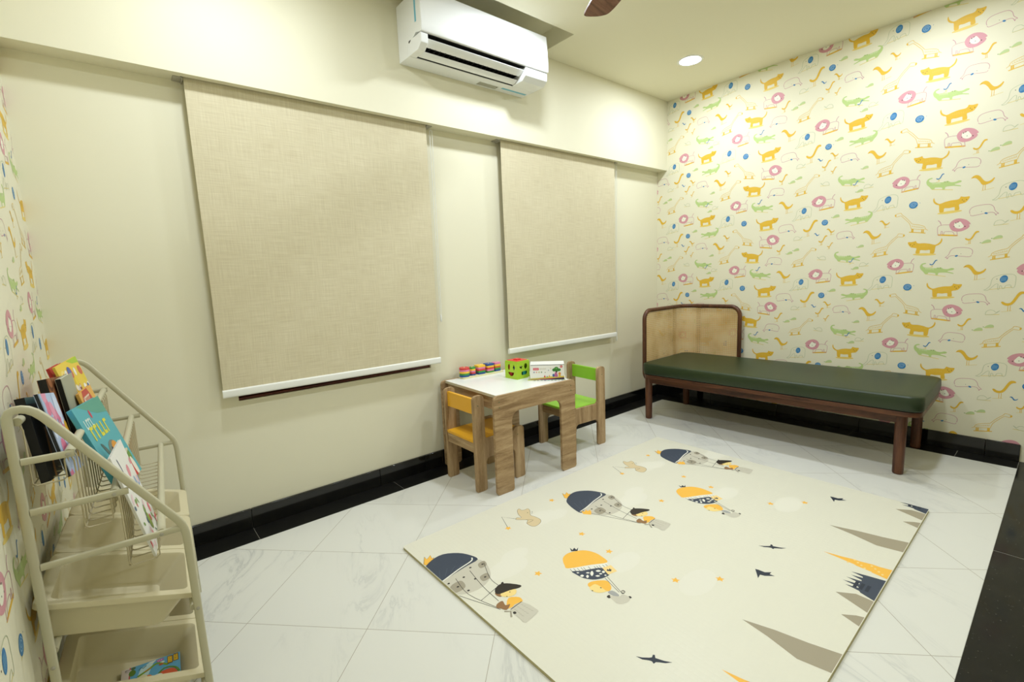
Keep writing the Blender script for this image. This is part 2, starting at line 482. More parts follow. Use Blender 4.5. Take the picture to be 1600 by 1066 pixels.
MAT_PX = {
  'cap': [(0.8417, -0.2151), (0.8983, -0.1839), (0.9554, -0.18), (1.0107, -0.2184), (1.0401, -0.2702), (1.0454, -0.3156), (0.9881, -0.3214), (0.9201, -0.3295), (0.85, -0.3415), (0.7986, -0.3548), (0.8019, -0.3031), (0.8195, -0.249)],
  'band': [(1.0337, -0.2881), (1.0162, -0.3065), (0.9428, -0.3185), (0.8588, -0.3378), (0.8055, -0.3446)],
  'body': [(1.0454, -0.3156), (1.0528, -0.3661), (1.0319, -0.4211), (1.0019, -0.4551), (0.951, -0.4749), (0.8926, -0.4683), (0.8557, -0.4455), (0.8209, -0.3983), (0.7986, -0.3548), (0.85, -0.3415), (0.9201, -0.3295), (0.9881, -0.3214)],
  'p1': [(0.9041, -0.4291), (0.8547, -0.4313), (0.8613, -0.3872), (0.9117, -0.3844)],
  'p2': [(1.0078, -0.4484), (0.9755, -0.4487), (0.9817, -0.4174), (1.0178, -0.4165)],
  'p3': [(1.0496, -0.3725), (1.0178, -0.3736), (1.0259, -0.3434), (1.0581, -0.342)],
  'dots': [(0.9887, -0.3411), (0.9329, -0.3748), (0.8669, -0.3668), (0.9607, -0.4147), (0.9006, -0.4545), (0.8828, -0.4082), (0.997, -0.4324), (1.0394, -0.3567)],
  'crown1': [(0.8566, -0.1878), (0.886, -0.1417), (0.8852, -0.165), (0.9127, -0.1479), (0.9044, -0.172), (0.915, -0.1745), (0.8975, -0.1891), (0.864, -0.2028)],
  'crown2': [(0.7981, -0.3711), (0.8135, -0.3456), (0.8214, -0.3601), (0.8406, -0.3497), (0.8362, -0.3678), (0.8548, -0.3653), (0.8426, -0.386), (0.8203, -0.4027)],
  'r1': [(1.0493, -0.3529), (1.007, -0.4512), (1.0035, -0.5091)],
  'r2': [(0.9753, -0.3561), (0.9559, -0.4712), (0.9489, -0.5799)],
  'r3': [(0.9041, -0.3591), (0.8879, -0.472), (0.9229, -0.6017)],
  'r4': [(0.8221, -0.3659), (0.8539, -0.447), (0.9259, -0.6199)],
  'r5': [(0.9016, -0.5339), (0.9913, -0.5143)],
  'hat': [(0.9792, -0.5195), (1.0086, -0.509), (1.0349, -0.5227), (1.067, -0.5679), (1.0527, -0.5761), (1.0183, -0.5627), (0.9805, -0.5541), (0.9662, -0.5417)],
  'pom': [(1.0254, -0.5151), (1.015, -0.5153), (1.0187, -0.5068), (1.0294, -0.505)],
  'face': [(0.9756, -0.5575), (0.9935, -0.5519), (1.0369, -0.5708), (1.0209, -0.5935), (0.9908, -0.5886), (0.9752, -0.5718)],
  'hair': [(0.9658, -0.5364), (0.9854, -0.5506), (0.9709, -0.5692), (0.9615, -0.5536)],
  'shirt': [(0.9474, -0.6285), (0.9849, -0.5926), (1.0155, -0.6127), (1.018, -0.6313), (1.0062, -0.6436), (0.9574, -0.6383)],
  'bear': [(0.934, -0.5891), (0.9592, -0.5899), (0.9525, -0.6149), (0.9686, -0.6227), (0.9409, -0.6375), (0.9295, -0.6173), (0.9211, -0.603)],
  'basket': [(0.952, -0.6453), (1.0083, -0.6409), (1.022, -0.7101), (1.0086, -0.7228), (0.9487, -0.7307), (0.9473, -0.7033)],
  'bl': [(0.9288, -0.6379), (0.9466, -0.6522), (0.9299, -0.6763)],
  'bl2': [(0.9521, -0.6681), (0.9482, -0.6836)],
  'ytop': [(0.4449, -0.5702), (0.4652, -0.5542), (0.4971, -0.5485), (0.5362, -0.5613), (0.5694, -0.5868), (0.5855, -0.6268), (0.5838, -0.6672), (0.5686, -0.7048), (0.5061, -0.6681), (0.4225, -0.6221), (0.4265, -0.5981)],
  'ylow': [(0.4187, -0.6455), (0.4166, -0.67), (0.4204, -0.7046), (0.4403, -0.7366), (0.4686, -0.7552), (0.4973, -0.7618), (0.5113, -0.7595), (0.5205, -0.7311), (0.5188, -0.7078), (0.4659, -0.6773), (0.4513, -0.671)],
  'ylip': [(0.4225, -0.6221), (0.5061, -0.6681), (0.5686, -0.7048), (0.5113, -0.7595), (0.5205, -0.7311), (0.5188, -0.7078), (0.4659, -0.6773), (0.4187, -0.6455)],
  'w0': [(0.4326, -0.6976), (0.4214, -0.6974), (0.4216, -0.6872), (0.4328, -0.6874)],
  'w1': [(0.4438, -0.7134), (0.4317, -0.7164), (0.4356, -0.7056), (0.4477, -0.7025)],
  'w2': [(0.4717, -0.7137), (0.4541, -0.72), (0.462, -0.7045), (0.4799, -0.698)],
  'w3': [(0.5054, -0.7232), (0.4923, -0.7205), (0.4901, -0.7088), (0.5032, -0.7115)],
  'w4': [(0.5127, -0.7387), (0.5018, -0.739), (0.503, -0.7295), (0.5139, -0.7291)],
  'w5': [(0.4779, -0.7415), (0.467, -0.7384), (0.4643, -0.7286), (0.4752, -0.7316)],
  'w6': [(0.4636, -0.7007), (0.4545, -0.6985), (0.4525, -0.6902), (0.4615, -0.6924)],
  'w7': [(0.4951, -0.7389), (0.4867, -0.7373), (0.4855, -0.7298), (0.4939, -0.7315)],
  'w8': [(0.5003, -0.7564), (0.4933, -0.756), (0.4935, -0.7499), (0.5005, -0.7503)],
  'w9': [(0.4334, -0.6722), (0.4264, -0.6708), (0.425, -0.6643), (0.4321, -0.6656)],
  'fr': [(0.4249, -0.6298), (0.4378, -0.6376), (0.4502, -0.6461), (0.4637, -0.6534), (0.472, -0.6591), (0.4898, -0.6693), (0.5086, -0.685), (0.5182, -0.6896), (0.5278, -0.6942), (0.5409, -0.7022), (0.5536, -0.7075)],
  'ycrown': [(0.5347, -0.5259), (0.5199, -0.5482), (0.5407, -0.5655), (0.5632, -0.5494), (0.5436, -0.5559), (0.5487, -0.5393), (0.5303, -0.5457)],
  'flag': [(0.5251, -0.7138), (0.565, -0.7262), (0.5509, -0.7685), (0.5083, -0.7577)],
  'fmark': [(0.5226, -0.7385), (0.5336, -0.7327), (0.5329, -0.7407), (0.5444, -0.7364), (0.5397, -0.7449), (0.5458, -0.7443), (0.5324, -0.7531)],
  'yhair': [(0.4057, -0.7408), (0.4274, -0.7415), (0.4566, -0.7591), (0.474, -0.7804), (0.4613, -0.8078), (0.4437, -0.8217), (0.4268, -0.8181), (0.4272, -0.7949), (0.4264, -0.7604), (0.3969, -0.7568)],
  'yface': [(0.3969, -0.7568), (0.4264, -0.7604), (0.4272, -0.7949), (0.4284, -0.8168), (0.4122, -0.8128), (0.3938, -0.7993), (0.3869, -0.776)],
  'yr1': [(0.4817, -0.7625), (0.4539, -0.8528)],
  'yr2': [(0.4943, -0.7642), (0.4605, -0.8544)],
  'ybody': [(0.4224, -0.8233), (0.4426, -0.8282), (0.4447, -0.8488), (0.4378, -0.8651), (0.4233, -0.8543)],
  'ybasket': [(0.4136, -0.8398), (0.4351, -0.8671), (0.4512, -0.8659), (0.4597, -0.8811), (0.4538, -0.9025), (0.4279, -0.9046), (0.4029, -0.8916), (0.4016, -0.8712)],
  'year1': [(0.4729, -0.866), (0.4565, -0.8673), (0.4605, -0.8544), (0.4741, -0.8541)],
  'year2': [(0.4143, -0.8476), (0.4006, -0.8474), (0.4014, -0.8356), (0.4152, -0.8358)],
  'year3': [(0.464, -0.9014), (0.4537, -0.8989), (0.4548, -0.8901), (0.4654, -0.8919)],
  'fbear': [(0.5834, -0.1154), (0.6039, -0.1057), (0.6029, -0.1257), (0.6194, -0.1349), (0.6379, -0.1355), (0.6299, -0.1609), (0.603, -0.1941), (0.6082, -0.224), (0.6093, -0.2575), (0.5918, -0.2802), (0.5545, -0.2904), (0.5357, -0.2768), (0.5362, -0.2418), (0.5584, -0.2241), (0.5525, -0.2103), (0.5221, -0.1776), (0.5385, -0.1676), (0.5535, -0.1822), (0.5623, -0.151)],
  'rod': [(0.5259, -0.1732), (0.4871, -0.1077), (0.4431, -0.2128)],
  'stars': [(0.789, -0.1575), (0.6562, -0.487), (0.3106, -0.5614), (0.6362, -0.6605)],
  'castle': [(1.228, -1.493), (1.216, -1.44), (1.203, -1.387), (1.196, -1.425), (1.188, -1.428), (1.179, -1.392), (1.170, -1.428), (1.162, -1.430), (1.153, -1.384), (1.144, -1.428), (1.136, -1.430), (1.124, -1.380), (1.117, -1.430), (1.110, -1.434), (1.101, -1.394), (1.092, -1.440), (1.084, -1.445), (1.065, -1.493)],
  'tyel': [(1.276, -1.271), (1.288, -1.33), (1.300, -1.37), (1.301, -1.39), (1.312, -1.43), (1.312, -1.45), (1.322, -1.492), (1.242, -1.49), (1.250, -1.44), (1.254, -1.44), (1.258, -1.39), (1.263, -1.38)],
  'tbig': [(1.5249, -1.2202), (1.5538, -1.3139), (1.5724, -1.405), (1.5978, -1.4937), (1.4956, -1.4928), (1.4789, -1.4046), (1.5077, -1.3078)],
  't1': [(1.0269, -1.3845), (1.0655, -1.4369), (1.062, -1.4941), (0.9799, -1.4926)],
  't2': [(0.91, -1.4337), (0.9392, -1.4687), (0.95, -1.4943), (0.8854, -1.4941)],
  'tm': [(1.3968, -0.2879)],
  'bird_a': [(1.1299, -1.0709), (1.1343, -1.0916), (1.1464, -1.1076), (1.1498, -1.115), (1.146, -1.1243), (1.156, -1.1252), (1.1629, -1.1327), (1.174, -1.1471), (1.1921, -1.1595), (1.1787, -1.1395), (1.1709, -1.1209), (1.1686, -1.1152), (1.1778, -1.1073), (1.1739, -1.1027), (1.1634, -1.1067), (1.1558, -1.1019), (1.1412, -1.0874)],
  'bird_b': [(0.9559, -1.1313), (0.9597, -1.1434), (0.9609, -1.1655), (0.9794, -1.183), (0.9619, -1.1829), (0.9641, -1.2012), (0.9381, -1.1747), (0.9325, -1.1592), (0.905, -1.1635), (0.927, -1.1499)],
  'stars2': [(0.668, -0.956), (0.7967, -1.0674)],
}

# ------------------------------------------------------------------ animal wallpaper
C_MUST = flat(226, 182, 58); C_MUSTD = flat(232, 205, 110); C_SAND = flat(226, 208, 128)
C_PINK = flat(212, 152, 158); C_PLINE = flat(200, 150, 158); C_GLINE = flat(190, 196, 160)
C_BLUE = flat(56, 124, 176); C_CROC = flat(184, 205, 132); C_TURT = flat(188, 204, 144)
C_FACE = flat(240, 238, 216); C_INK = flat(72, 60, 50); C_YLINE = flat(226, 190, 84)
LW = 0.0025

def animal(P, kind, cx, cz, w):
    flip = -1 if kind.endswith('<') else 1
    k = kind.rstrip('<>')
    def T(pts, x0, y1, W, ymid):
        # pattern pixels (x right, y down) -> wall metres around the centre
        s = w/W
        return [(cx + flip*((x-x0)-W/2)*s, cz - (y-ymid)*s) for x, y in pts]
    def dot(x, y, r, m, t, lay=3):
        c = t([(x, y)])[0]
        P.fill(ellipse(c[0], c[1], r, r, 8), m, lay)
    if k == 'cat':
        t = lambda p: T(p, 635, 0, 420, 535)
        P.fill(t(ellipse(840, 648, 145, 20, 18, -0.05)), C_MUSTD, 1)
        P.fill(t(spline([(645, 408), (660, 460), (690, 492), (722, 505), (780, 485), (850, 470), (920, 468), (945, 452), (955, 428), (978, 434), (1010, 440), (1055, 440), (1045, 482), (1012, 525), (970, 537), (942, 550), (950, 622), (900, 625), (893, 578), (830, 584), (775, 582), (770, 634), (724, 636), (714, 570), (708, 527), (678, 512), (648, 482), (635, 440)], k=3)), C_MUST, 2)
        for i in range(9):
            x = 745 + i*20
            P.stroke(t([(x, 498+6*math.sin(i)), (x-2, 530)]), LW*0.8, C_YLINE, 3)
        for x, y in ((975, 480), (1022, 482), (994, 502)): dot(x, y, 0.0022, C_INK, t)
    elif k == 'lion':
        t = lambda p: T(p, 215, 0, 335, 552)
        P.fill(t([(325, 665), (345, 652), (535, 628), (545, 638), (520, 650), (345, 672)]), C_MUST, 1)
        P.stroke(t(spline([(420, 510), (490, 505), (538, 520), (547, 560), (535, 642), (510, 640), (506, 590), (492, 600), (492, 628), (475, 630), (470, 600), (400, 604), (376, 625), (366, 655), (338, 662), (346, 600)], False, 3)), LW, C_PLINE, 2)
        P.stroke(t(spline([(512, 502), (524, 465), (547, 440)], False, 3)), LW*1.4, C_PLINE, 2)
        P.fill(t(spline([(215, 515), (262, 460), (340, 434), (400, 458), (427, 508), (410, 568), (370, 605), (300, 608), (240, 578), (222, 545), (232, 530)], k=3)), C_PINK, 3)
        P.fill(t(spline([(280, 540), (296, 510), (320, 478), (345, 492), (372, 488), (376, 535), (350, 562), (318, 572), (290, 562)], k=3)), C_FACE, 4)
        for x, y, r in ((325, 537, .0022), (268, 548, .003), (340, 482, .0025), (362, 493, .003), (376, 540, .0025)): dot(x, y, r, C_INK, t, 5)
    elif k == 'elephant':
        t = lambda p: T(p, 575, 0, 325, 402)
        P.stroke(t([(640, 505), (870, 470)]), LW*1.2, C_SAND, 1)
        P.stroke(t(spline([(578, 510), (600, 500), (640, 450), (650, 390), (665, 335), (720, 300), (790, 285), (850, 285), (892, 312), (897, 380), (890, 468), (858, 478), (850, 440), (800, 450), (790, 486), (766, 490), (760, 458), (742, 450), (736, 500), (720, 500), (720, 425), (690, 432), (655, 478), (620, 516), (580, 514)], False, 3)), LW*0.9, C_GLINE, 2)
        P.fill(t(ellipse(776, 352, 40, 55, 16, 0.25)), C_BLUE, 3)
        for i in range(4): P.stroke(t([(756+i*14, 320+i*2), (750+i*14, 385-i*3)]), LW*0.9, flat(128, 172, 200), 4)
        dot(705, 352, 0.0022, C_INK, t)
    elif k == 'snail':
        t = lambda p: T(p, 1072, 0, 118, 477)
        P.fill(t(ellipse(1120, 477, 46, 46, 18)), C_BLUE, 2)
        sp = [(1120+(6+r*3.1)*math.cos(r*1.25), 477+(6+r*3.1)*math.sin(r*1.25)) for r in range(11)]
        P.stroke(t(spline(sp, False, 2)), LW*1.1, flat(150, 186, 210), 3)
        P.stroke(t([(1080, 524), (1165, 518)]), LW*1.2, C_SAND, 1)
        dot(1187, 458, 0.0018, C_BLUE, t)
    elif k == 'whale':
        t = lambda p: T(p, 385, 0, 250, 665)
        P.stroke(t(spline([(390, 690), (385, 650), (410, 615), (470, 600), (550, 600), (588, 630), (605, 682), (636, 716), (618, 716), (616, 736), (600, 705), (570, 694), (520, 700), (450, 712), (405, 715)], True, 3)), LW, C_PLINE, 2)
        P.fill(t(ellipse(530, 700, 15, 10, 12, 0.4)), C_BLUE, 3)
        dot(490, 676, 0.0016, C_INK, t)
    elif k == 'turtle':
        t = lambda p: T(p, 1072, 0, 175, 212)
        P.fill(t([(1105, 248), (1245, 226), (1250, 238), (1110, 256)]), C_SAND, 1)
        P.fill(t(spline([(1072, 232), (1080, 218), (1105, 226), (1130, 200), (1180, 172), (1230, 176), (1248, 205), (1238, 230), (1170, 240), (1110, 248), (1095, 238)], k=3)), C_TURT, 2)
        dot(1082, 230, 0.0016, C_INK, t)
    elif k == 'turtleline':
        t = lambda p: T(p, 480, 0, 145, 885)
        P.stroke(t([(480, 916), (625, 908)]), LW*1.3, C_SAND, 1)
        P.stroke(t(spline([(482, 912), (490, 870), (520, 848), (560, 852), (588, 880), (605, 868), (625, 855), (600, 880), (584, 896), (560, 908), (482, 914)], False, 3)), LW*0.9, C_GLINE, 2)
    elif k == 'giraffe':
        t = lambda p: T(p, 665, 0, 515, 550)
        P.stroke(t([(695, 757), (942, 716)]), LW*2.2, C_YLINE, 1)
        P.stroke(t(spline([(665, 705), (700, 680), (722, 630), (800, 594), (900, 565), (930, 530), (1000, 440), (1066, 374), (1080, 344), (1112, 340), (1168, 360), (1176, 380), (1152, 405), (1100, 396), (1074, 400), (1004, 480), (942, 560), (914, 655)], False, 3)), LW, C_YLINE, 2)
        P.stroke(t([(914, 655), (735, 686), (700, 680)]), LW, C_YLINE, 2)
        for x in (722, 744, 876, 894): P.fill(t([(x, 690-(x-722)*.18), (x+16, 688-(x-722)*.18), (x+18, 752-(x-722)*.17), (x, 754-(x-722)*.17)]), C_MUST, 2)
        random.seed(int(x))
        for i in range(13):
            x = 735 + i*13.5
            P.stroke(t([(x, 640-i*4+10*(i % 2)), (x+3, 662-i*3.2)]), LW*0.7, C_YLINE, 2)
        P.fill(t(ellipse(1166, 380, 14, 18, 10)), C_MUST, 3)
    elif k == 'croc':
        t = lambda p: T(p, 250, 0, 440, 172)
        P.stroke(t([(345, 287), (610, 240)]), LW*1.5, C_SAND, 1)
        P.fill(t(spline([(250, 162), (282, 150), (330, 166), (382, 160), (415, 134), (440, 140), (462, 136), (480, 146), (560, 135), (620, 128), (650, 104), (648, 80), (608, 64), (622, 50), (665, 66), (686, 108), (672, 160), (640, 198), (612, 238), (575, 236), (565, 216), (484, 230), (476, 260), (446, 260), (440, 226), (380, 222), (330, 226), (256, 246), (262, 230), (328, 206), (318, 196), (262, 182)], k=3)), C_CROC, 2)
        for i in range(8): P.stroke(t([(510+i*14, 142-i), (508+i*14, 170-i*2)]), LW*0.7, flat(222, 228, 190), 3)
        dot(422, 147, 0.0018, C_INK, t); dot(450, 146, 0.0018, C_INK, t)
    elif k in ('bird', 'bluebird'):
        m = C_MUST if k == 'bird' else C_BLUE
        t = lambda p: T(p, 535, 0, 285, 448)
        if k == 'bird':
            P.stroke(t([(672, 580), (818, 552)]), LW*0.9, C_SAND, 1)
            for x in (688, 714): P.stroke(t([(x, 486), (x, 575)]), LW*0.9, m, 2)
        P.fill(t(spline([(535, 362), (560, 326), (600, 315), (642, 340), (680, 400), (712, 434), (750, 438), (785, 415), (806, 390), (817, 402), (792, 450), (750, 478), (704, 490), (670, 476), (640, 422), (602, 372), (570, 356)], k=3)), m, 3)
        dot(562, 342, 0.0014, C_INK, t, 4)
    elif k in ('tallbird', 'bluetall'):
        m = C_MUST if k == 'tallbird' else C_BLUE
        t = lambda p: T(p, 755, 0, 235, 600)
        P.stroke(t([(765, 750), (872, 730)]), LW*0.9, C_SAND, 1)
        for x in (830, 854): P.stroke(t([(x, 655), (x, 738)]), LW*0.9, m if k == 'tallbird' else C_SAND, 2)
        P.fill(t(spline([(755, 604), (776, 600), (802, 620), (840, 620), (866, 590), (892, 530), (922, 470), (952, 450), (986, 456), (992, 480), (962, 486), (932, 520), (902, 590), (870, 640), (822, 660), (780, 646), (760, 622)], k=3)), m, 3)

PAPER = [('cat', .478, .467, .161), ('lion', .293, .491, .148), ('elephant', .652, .436, .138), ('snail', .806, .406, .056), ('cat', .977, .384, .165),
 ('whale', .064, .331, .123), ('turtleline', .140, .252, .060), ('giraffe<', .795, .293, .171), ('lion<', .999, .245, .149), ('tallbird', .022, .177, .059),
 ('turtle', .128, .170, .047), ('turtle', .082, .149, .047), ('giraffe', .182, .108, .166), ('croc', .513, .354, .158), ('turtle', .374, .387, .050),
 ('bird', .658, .302, .056), ('bird', .593, .223, .102), ('giraffe', .680, .160, .176), ('cat<', .870, .136, .166), ('whale<', 1.033, .090, .121),
 ('lion', .755, .021, .141), ('croc<', .936, .514, .164), ('bluetall', .919, .031, .036), ('bird', .047, .492, .101), ('elephant', .158, .430, .130),
 ('tallbird', .218, .318, .093), ('snail', .316, .351, .052), ('bluebird', .263, .266, .035), ('whale', .443, .249, .108), ('turtle', .530, .167, .043),
 ('bird', .349, .283, .051), ('tallbird', .303, .225, .055), ('tallbird', .350, .184, .036), ('croc<', .456, .095, .158), ('bluetall', .484, .068, .032),
 ('turtleline', .558, .041, .053), ('turtle', .507, .019, .045), ('turtleline<', .300, .098, .056)]
PY, PZ = 1.062, 0.5215

def wallpaper(P, s0, s1, z0, z1, off=0.0):
    a = int(math.floor((s0-off)/PY))-1
    b = int(math.ceil((s1-off)/PY))+1
    for i in range(a, b):
        for j in range(-1, 6):
            for kind, s, z, w in PAPER:
                cs, cz = off + i*PY + s, 0.1 + j*PZ + z
                if cs+w < s0 or cs-w > s1 or cz+w < z0 or cz-w > z1: continue
                animal(P, kind, cs, cz, w)

# ------------------------------------------------------------------ the room
def struct(name, mb, mats, **kw):
    return mb.build(name, mats, None, kind='structure', **kw)

mb = MB(); mb.box(BW*0, XF-BF, -YR, -BW, -0.06, 0.0)
struct('floor', mb, M_TILE, smooth=False)
# black granite borders with their joints
mb = MB()
xs = [0.0, 0.62, 1.38, 2.16, 2.96, 3.60, XF]
for a, b in zip(xs, xs[1:]): mb.box(a+0.0008, b-0.0008, -BW, 0.0, -0.06, 0.0)
mb.box(0.0, XF, -BW, 0.0, -0.06, -0.0006, 1)
struct('trim_1', mb, [M_STONE_MAT, M_GROUT], smooth=False)
mb = MB()
ys = [BW, 0.9, 1.62, 2.172, YR]
for a, b in zip(ys, ys[1:]): mb.box(XF-BF, XF, -b+0.0012, -a-0.0012, -0.06, 0.0)
mb.box(XF-BF, XF, -YR, -BW, -0.06, -0.0006, 1)
struct('trim_2', mb, [M_STONE_MAT, M_GROUT], smooth=False)
mb = MB()
xs = [0.0, 0.95, 1.9, 2.88, 3.84, XF]
for i, (a, b) in enumerate(zip(xs, xs[1:])): mb.box(a+0.003, b-0.003, YS, -YR-0.001, -0.06, 0.0)
mb.box(0, XF, YS, -YR, -0.06, -0.0015, 1)
struct('trim_3', mb, [M_STONE_SILL, M_GROUT], smooth=False)

# window wall with its two openings
W1 = (0.626, 1.692, 0.652, 1.93); W2 = (2.40, 3.40, 0.650, 1.93)
mb = MB()
T0, T1 = 0.0, 0.18
mb.box(-0.1, W1[0], T0, T1, -0.06, ZC+0.2)
mb.box(W1[1], W2[0], T0, T1, -0.06, ZC+0.2)
mb.box(W2[1], XF+0.1, T0, T1, -0.06, ZC+0.2)
for w in (W1, W2):
    mb.box(w[0], w[1], T0, T1, -0.06, w[2]); mb.box(w[0], w[1], T0, T1, w[3], ZC+0.2)
struct('wall_back', mb, M_WALL, smooth=False)
mb = MB()
mb.box(0, XF, -YB, 0.0, ZB+0.07, ZC+0.14); mb.box(0, XF, -YB, -0.062, ZB, ZB+0.07)
for a, b in ((0.0, 0.545), (1.743, 2.279), (3.501, XF)): mb.box(a, b, -0.062, 0.0, ZB, ZB+0.07)
struct('trim_4', mb, M_WALL, smooth=False)
for i, w in enumerate((W1, W2)):
    mb = MB(); fr = 0.05; y0, y1 = 0.035, 0.085
    mb.box(w[0], w[1], y0, y1, w[2], w[2]+fr); mb.box(w[0], w[1], y0, y1, w[3]-fr, w[3])
    mb.box(w[0], w[0]+fr, y0, y1, w[2]+fr, w[3]-fr); mb.box(w[1]-fr, w[1], y0, y1, w[2]+fr, w[3]-fr)
    xm = (w[0]+w[1])/2; mb.box(xm-0.025, xm+0.025, y0, y1, w[2]+fr, w[3]-fr)
    mb.box(w[0], w[1], 0.012, 0.035, w[2], w[2]+0.014)
    o = struct('window_%d' % (i+1), mb, M_FRAME, bevel=0.003)
    g = MB()
    for a, b in ((w[0]+fr, xm-0.025), (xm+0.025, w[1]-fr)): g.box(a, b, 0.055, 0.061, w[2]+fr, w[3]-fr)
    g.build('window_pane', M_GLASS, o, smooth=False)

# wallpapered wall behind the daybed
mb = MB(); mats = [M_WALL]
mb.box(XF, XF+0.15, YS-0.1, 0.0, -0.06, ZC+0.2)
P = Print(mb, lambda s, z, d: (XF-0.0001-d, -s, z), mats, (0.0, -YS, HB, ZC))
wallpaper(P, 0.0, -YS, HB, ZC)
struct('wall_right', mb, mats, smooth=False)
# wallpapered wall behind the book rack
mb = MB(); mats = [M_WALL]
mb.box(-0.15, 0.0, YS-0.1, 0.0, -0.06, ZC+0.2)
P = Print(mb, lambda s, z, d: (0.0001+d, s, z), mats, (-2.7, 0.0, HB, ZC))
wallpaper(P, -2.7, 0.0, HB, ZC, off=0.055)
struct('wall_left', mb, mats, smooth=False)
mb = MB(); mb.box(-0.1, XF+0.1, YS-0.15, YS, -0.06, ZC+0.2)
struct('wall_front', mb, M_WALL, smooth=False)

# ceiling with the pocket over the air conditioner
RX0, RX1, RY0, RDEP = 1.40, 2.620, -0.422, 0.11
mb = MB()
mb.box(-0.1, XF+0.1, YS-0.1, RY0, ZC, ZC+0.2)
mb.box(-0.1, RX0, RY0, 0.0, ZC, ZC+0.2)
mb.box(RX1, XF+0.1, RY0, 0.0, ZC, ZC+0.2)
mb.box(RX0, RX1, RY0, 0.0, ZC+RDEP, ZC+0.2)
struct('ceiling', mb, M_CEIL, smooth=False)

# skirting
def skirt(name, segs):
    mb = MB()
    for s in segs: mb.box(*s)
    return struct(name, mb, M_STONE_POL, bevel=0.002)
xs = [TB, 0.62, 1.30, 1.603, 2.3, 3.1, XF-TB]
skirt('baseboard_back', [(a+0.0006, b-0.0006, -TB, 0.0, 0.0, HB) for a, b in zip(xs, xs[1:])])
ys = [0.0, 0.55, 1.10, 1.65, 2.29, 2.436]
skirt('baseboard_right', [(XF-TB, XF, -b+0.0006, -a-0.0006, 0.0, HB) for a, b in zip(ys, ys[1:])])
skirt('baseboard_left', [(0, TB, -YR, -0.0006, 0.0, HB)])

# ------------------------------------------------------------------ ceiling lamps
LAMP_GAIN = [0.76, 0.84, 0.78, 0.5, 0.98, 0.75]
LAMPS = [(0.71, -0.70), (2.15, -0.70), (3.587, -0.66), (0.71, -1.9), (2.15, -1.9), (3.60, -1.9)]
for i, (x, y) in enumerate(LAMPS):
    lab = {2: 'round recessed ceiling light shining near the wallpapered wall corner',
           0: 'recessed ceiling light above the book rack end of the windows', 1: 'recessed ceiling light just in front of the air conditioner',
           3: 'recessed ceiling light over the tile floor near the photographer', 4: 'recessed ceiling light beside the ceiling fan',
           5: 'recessed ceiling light over the foot end of the daybed'}[i]
    t = thing('downlight', lab, 'ceiling light', (x, y, ZC), 0, 'recessed ceiling lights')
    mb = MB()
    mb.lathe((0, 0), [(0.073, -0.0005), (0.074, -0.004), (0.080, -0.006), (0.088, -0.004), (0.090, -0.0005)], 40)
    mb.build('rim', M_WHITE, t)
    mb = MB()
    mb.lathe((0, 0), [(0.0005, -0.003), (0.0735, -0.003)], 40)
    mb.lathe((0, 0), [(0.0735, -0.003), (0.0735, -0.0012), (0.0005, -0.0012)], 40)
    mb.build('diffuser', M_LAMP, t)
    ld = bpy.data.lights.new('lamp', 'AREA'); ld.shape = 'DISK'; ld.size = 0.145
    ld.energy = LAMP_WATTS*LAMP_GAIN[i]; ld.color = LAMP_COLOR; ld.spread = LAMP_SPREAD
    lo = bpy.data.objects.new('lamp', ld); COL.objects.link(lo); lo.parent = t; lo.location = (0, 0, -0.0065)

# ------------------------------------------------------------------ air conditioner
t = thing('air_conditioner', 'white wall mounted split air conditioner on the beam', 'air conditioner', (1.562, -YB, 2.373))
LA = 0.890
EL, ER = 0.042, 0.180        # solid ends of the lower front
back = [(0.0, 0.0), (-0.112, 0.0), (-0.112, 0.052), (-0.190, 0.088), (-0.238, 0.074), (-0.232, 0.285), (0.0, 0.285)]
endp = [(-0.1118, 0.0), (-0.206, 0.0), (-0.240, 0.026), (-0.243, 0.040), (-0.243, 0.0715), (-0.1118, 0.0715)]
mb = MB()
mb.prism(back, 0.0, LA, 'x'); mb.prism(endp, 0.0, EL, 'x'); mb.prism(endp, LA-ER, LA, 'x')
mb.build('housing', M_WHITE_GLOSS, t, bevel=0.003, seg=3)
mb = MB()
mb.prism([(-0.236, 0.0735), (-0.250, 0.0735), (-0.255, 0.082), (-0.256, 0.11), (-0.252, 0.20), (-0.243, 0.286), (-0.2325, 0.286)], -0.002, LA+0.002, 'x')
mb.build('front_panel', M_WHITE_GLOSS, t, bevel=0.003, seg=3, angle=50)
mb = MB()
mb.prism([(-0.1125, 0.003), (-0.1125, 0.0515), (-0.190, 0.0872), (-0.236, 0.0735), (-0.236, 0.0705), (-0.190, 0.083), (-0.117, 0.049), (-0.117, 0.003)], EL+0.001, LA-ER-0.001, 'x')
for k in range(22): mb.box(0.055+k*0.0315, 0.058+k*0.0315, -0.185, -0.125, 0.030, 0.050)
mb.build('air_outlet', M_DARKCAV, t, smooth=False)
for (y, z, ang, wd) in ((-0.2045, 0.0455, 0.46, 0.050), (-0.1455, 0.0115, 0.36, 0.042)):
    mb = MB()
    d = Vector((math.cos(ang), -math.sin(ang)))
    n = Vector((d.y, -d.x))
    pr = []
    for q, th in ((-0.5, 0.001), (-0.25, 0.0035), (0.0, 0.0045), (0.25, 0.0035), (0.5, 0.001)): pr.append((y + d.x*wd*q + n.x*th, z + d.y*wd*q + n.y*th))
    for q, th in ((0.5, 0.001), (0.0, 0.001), (-0.5, 0.001)): pr.append((y + d.x*wd*q - n.x*th, z + d.y*wd*q - n.y*th))
    mb.prism(pr, EL+0.004, LA-ER-0.004, 'x')
    mb.build('louver', M_WHITE_GLOSS, t, angle=60)
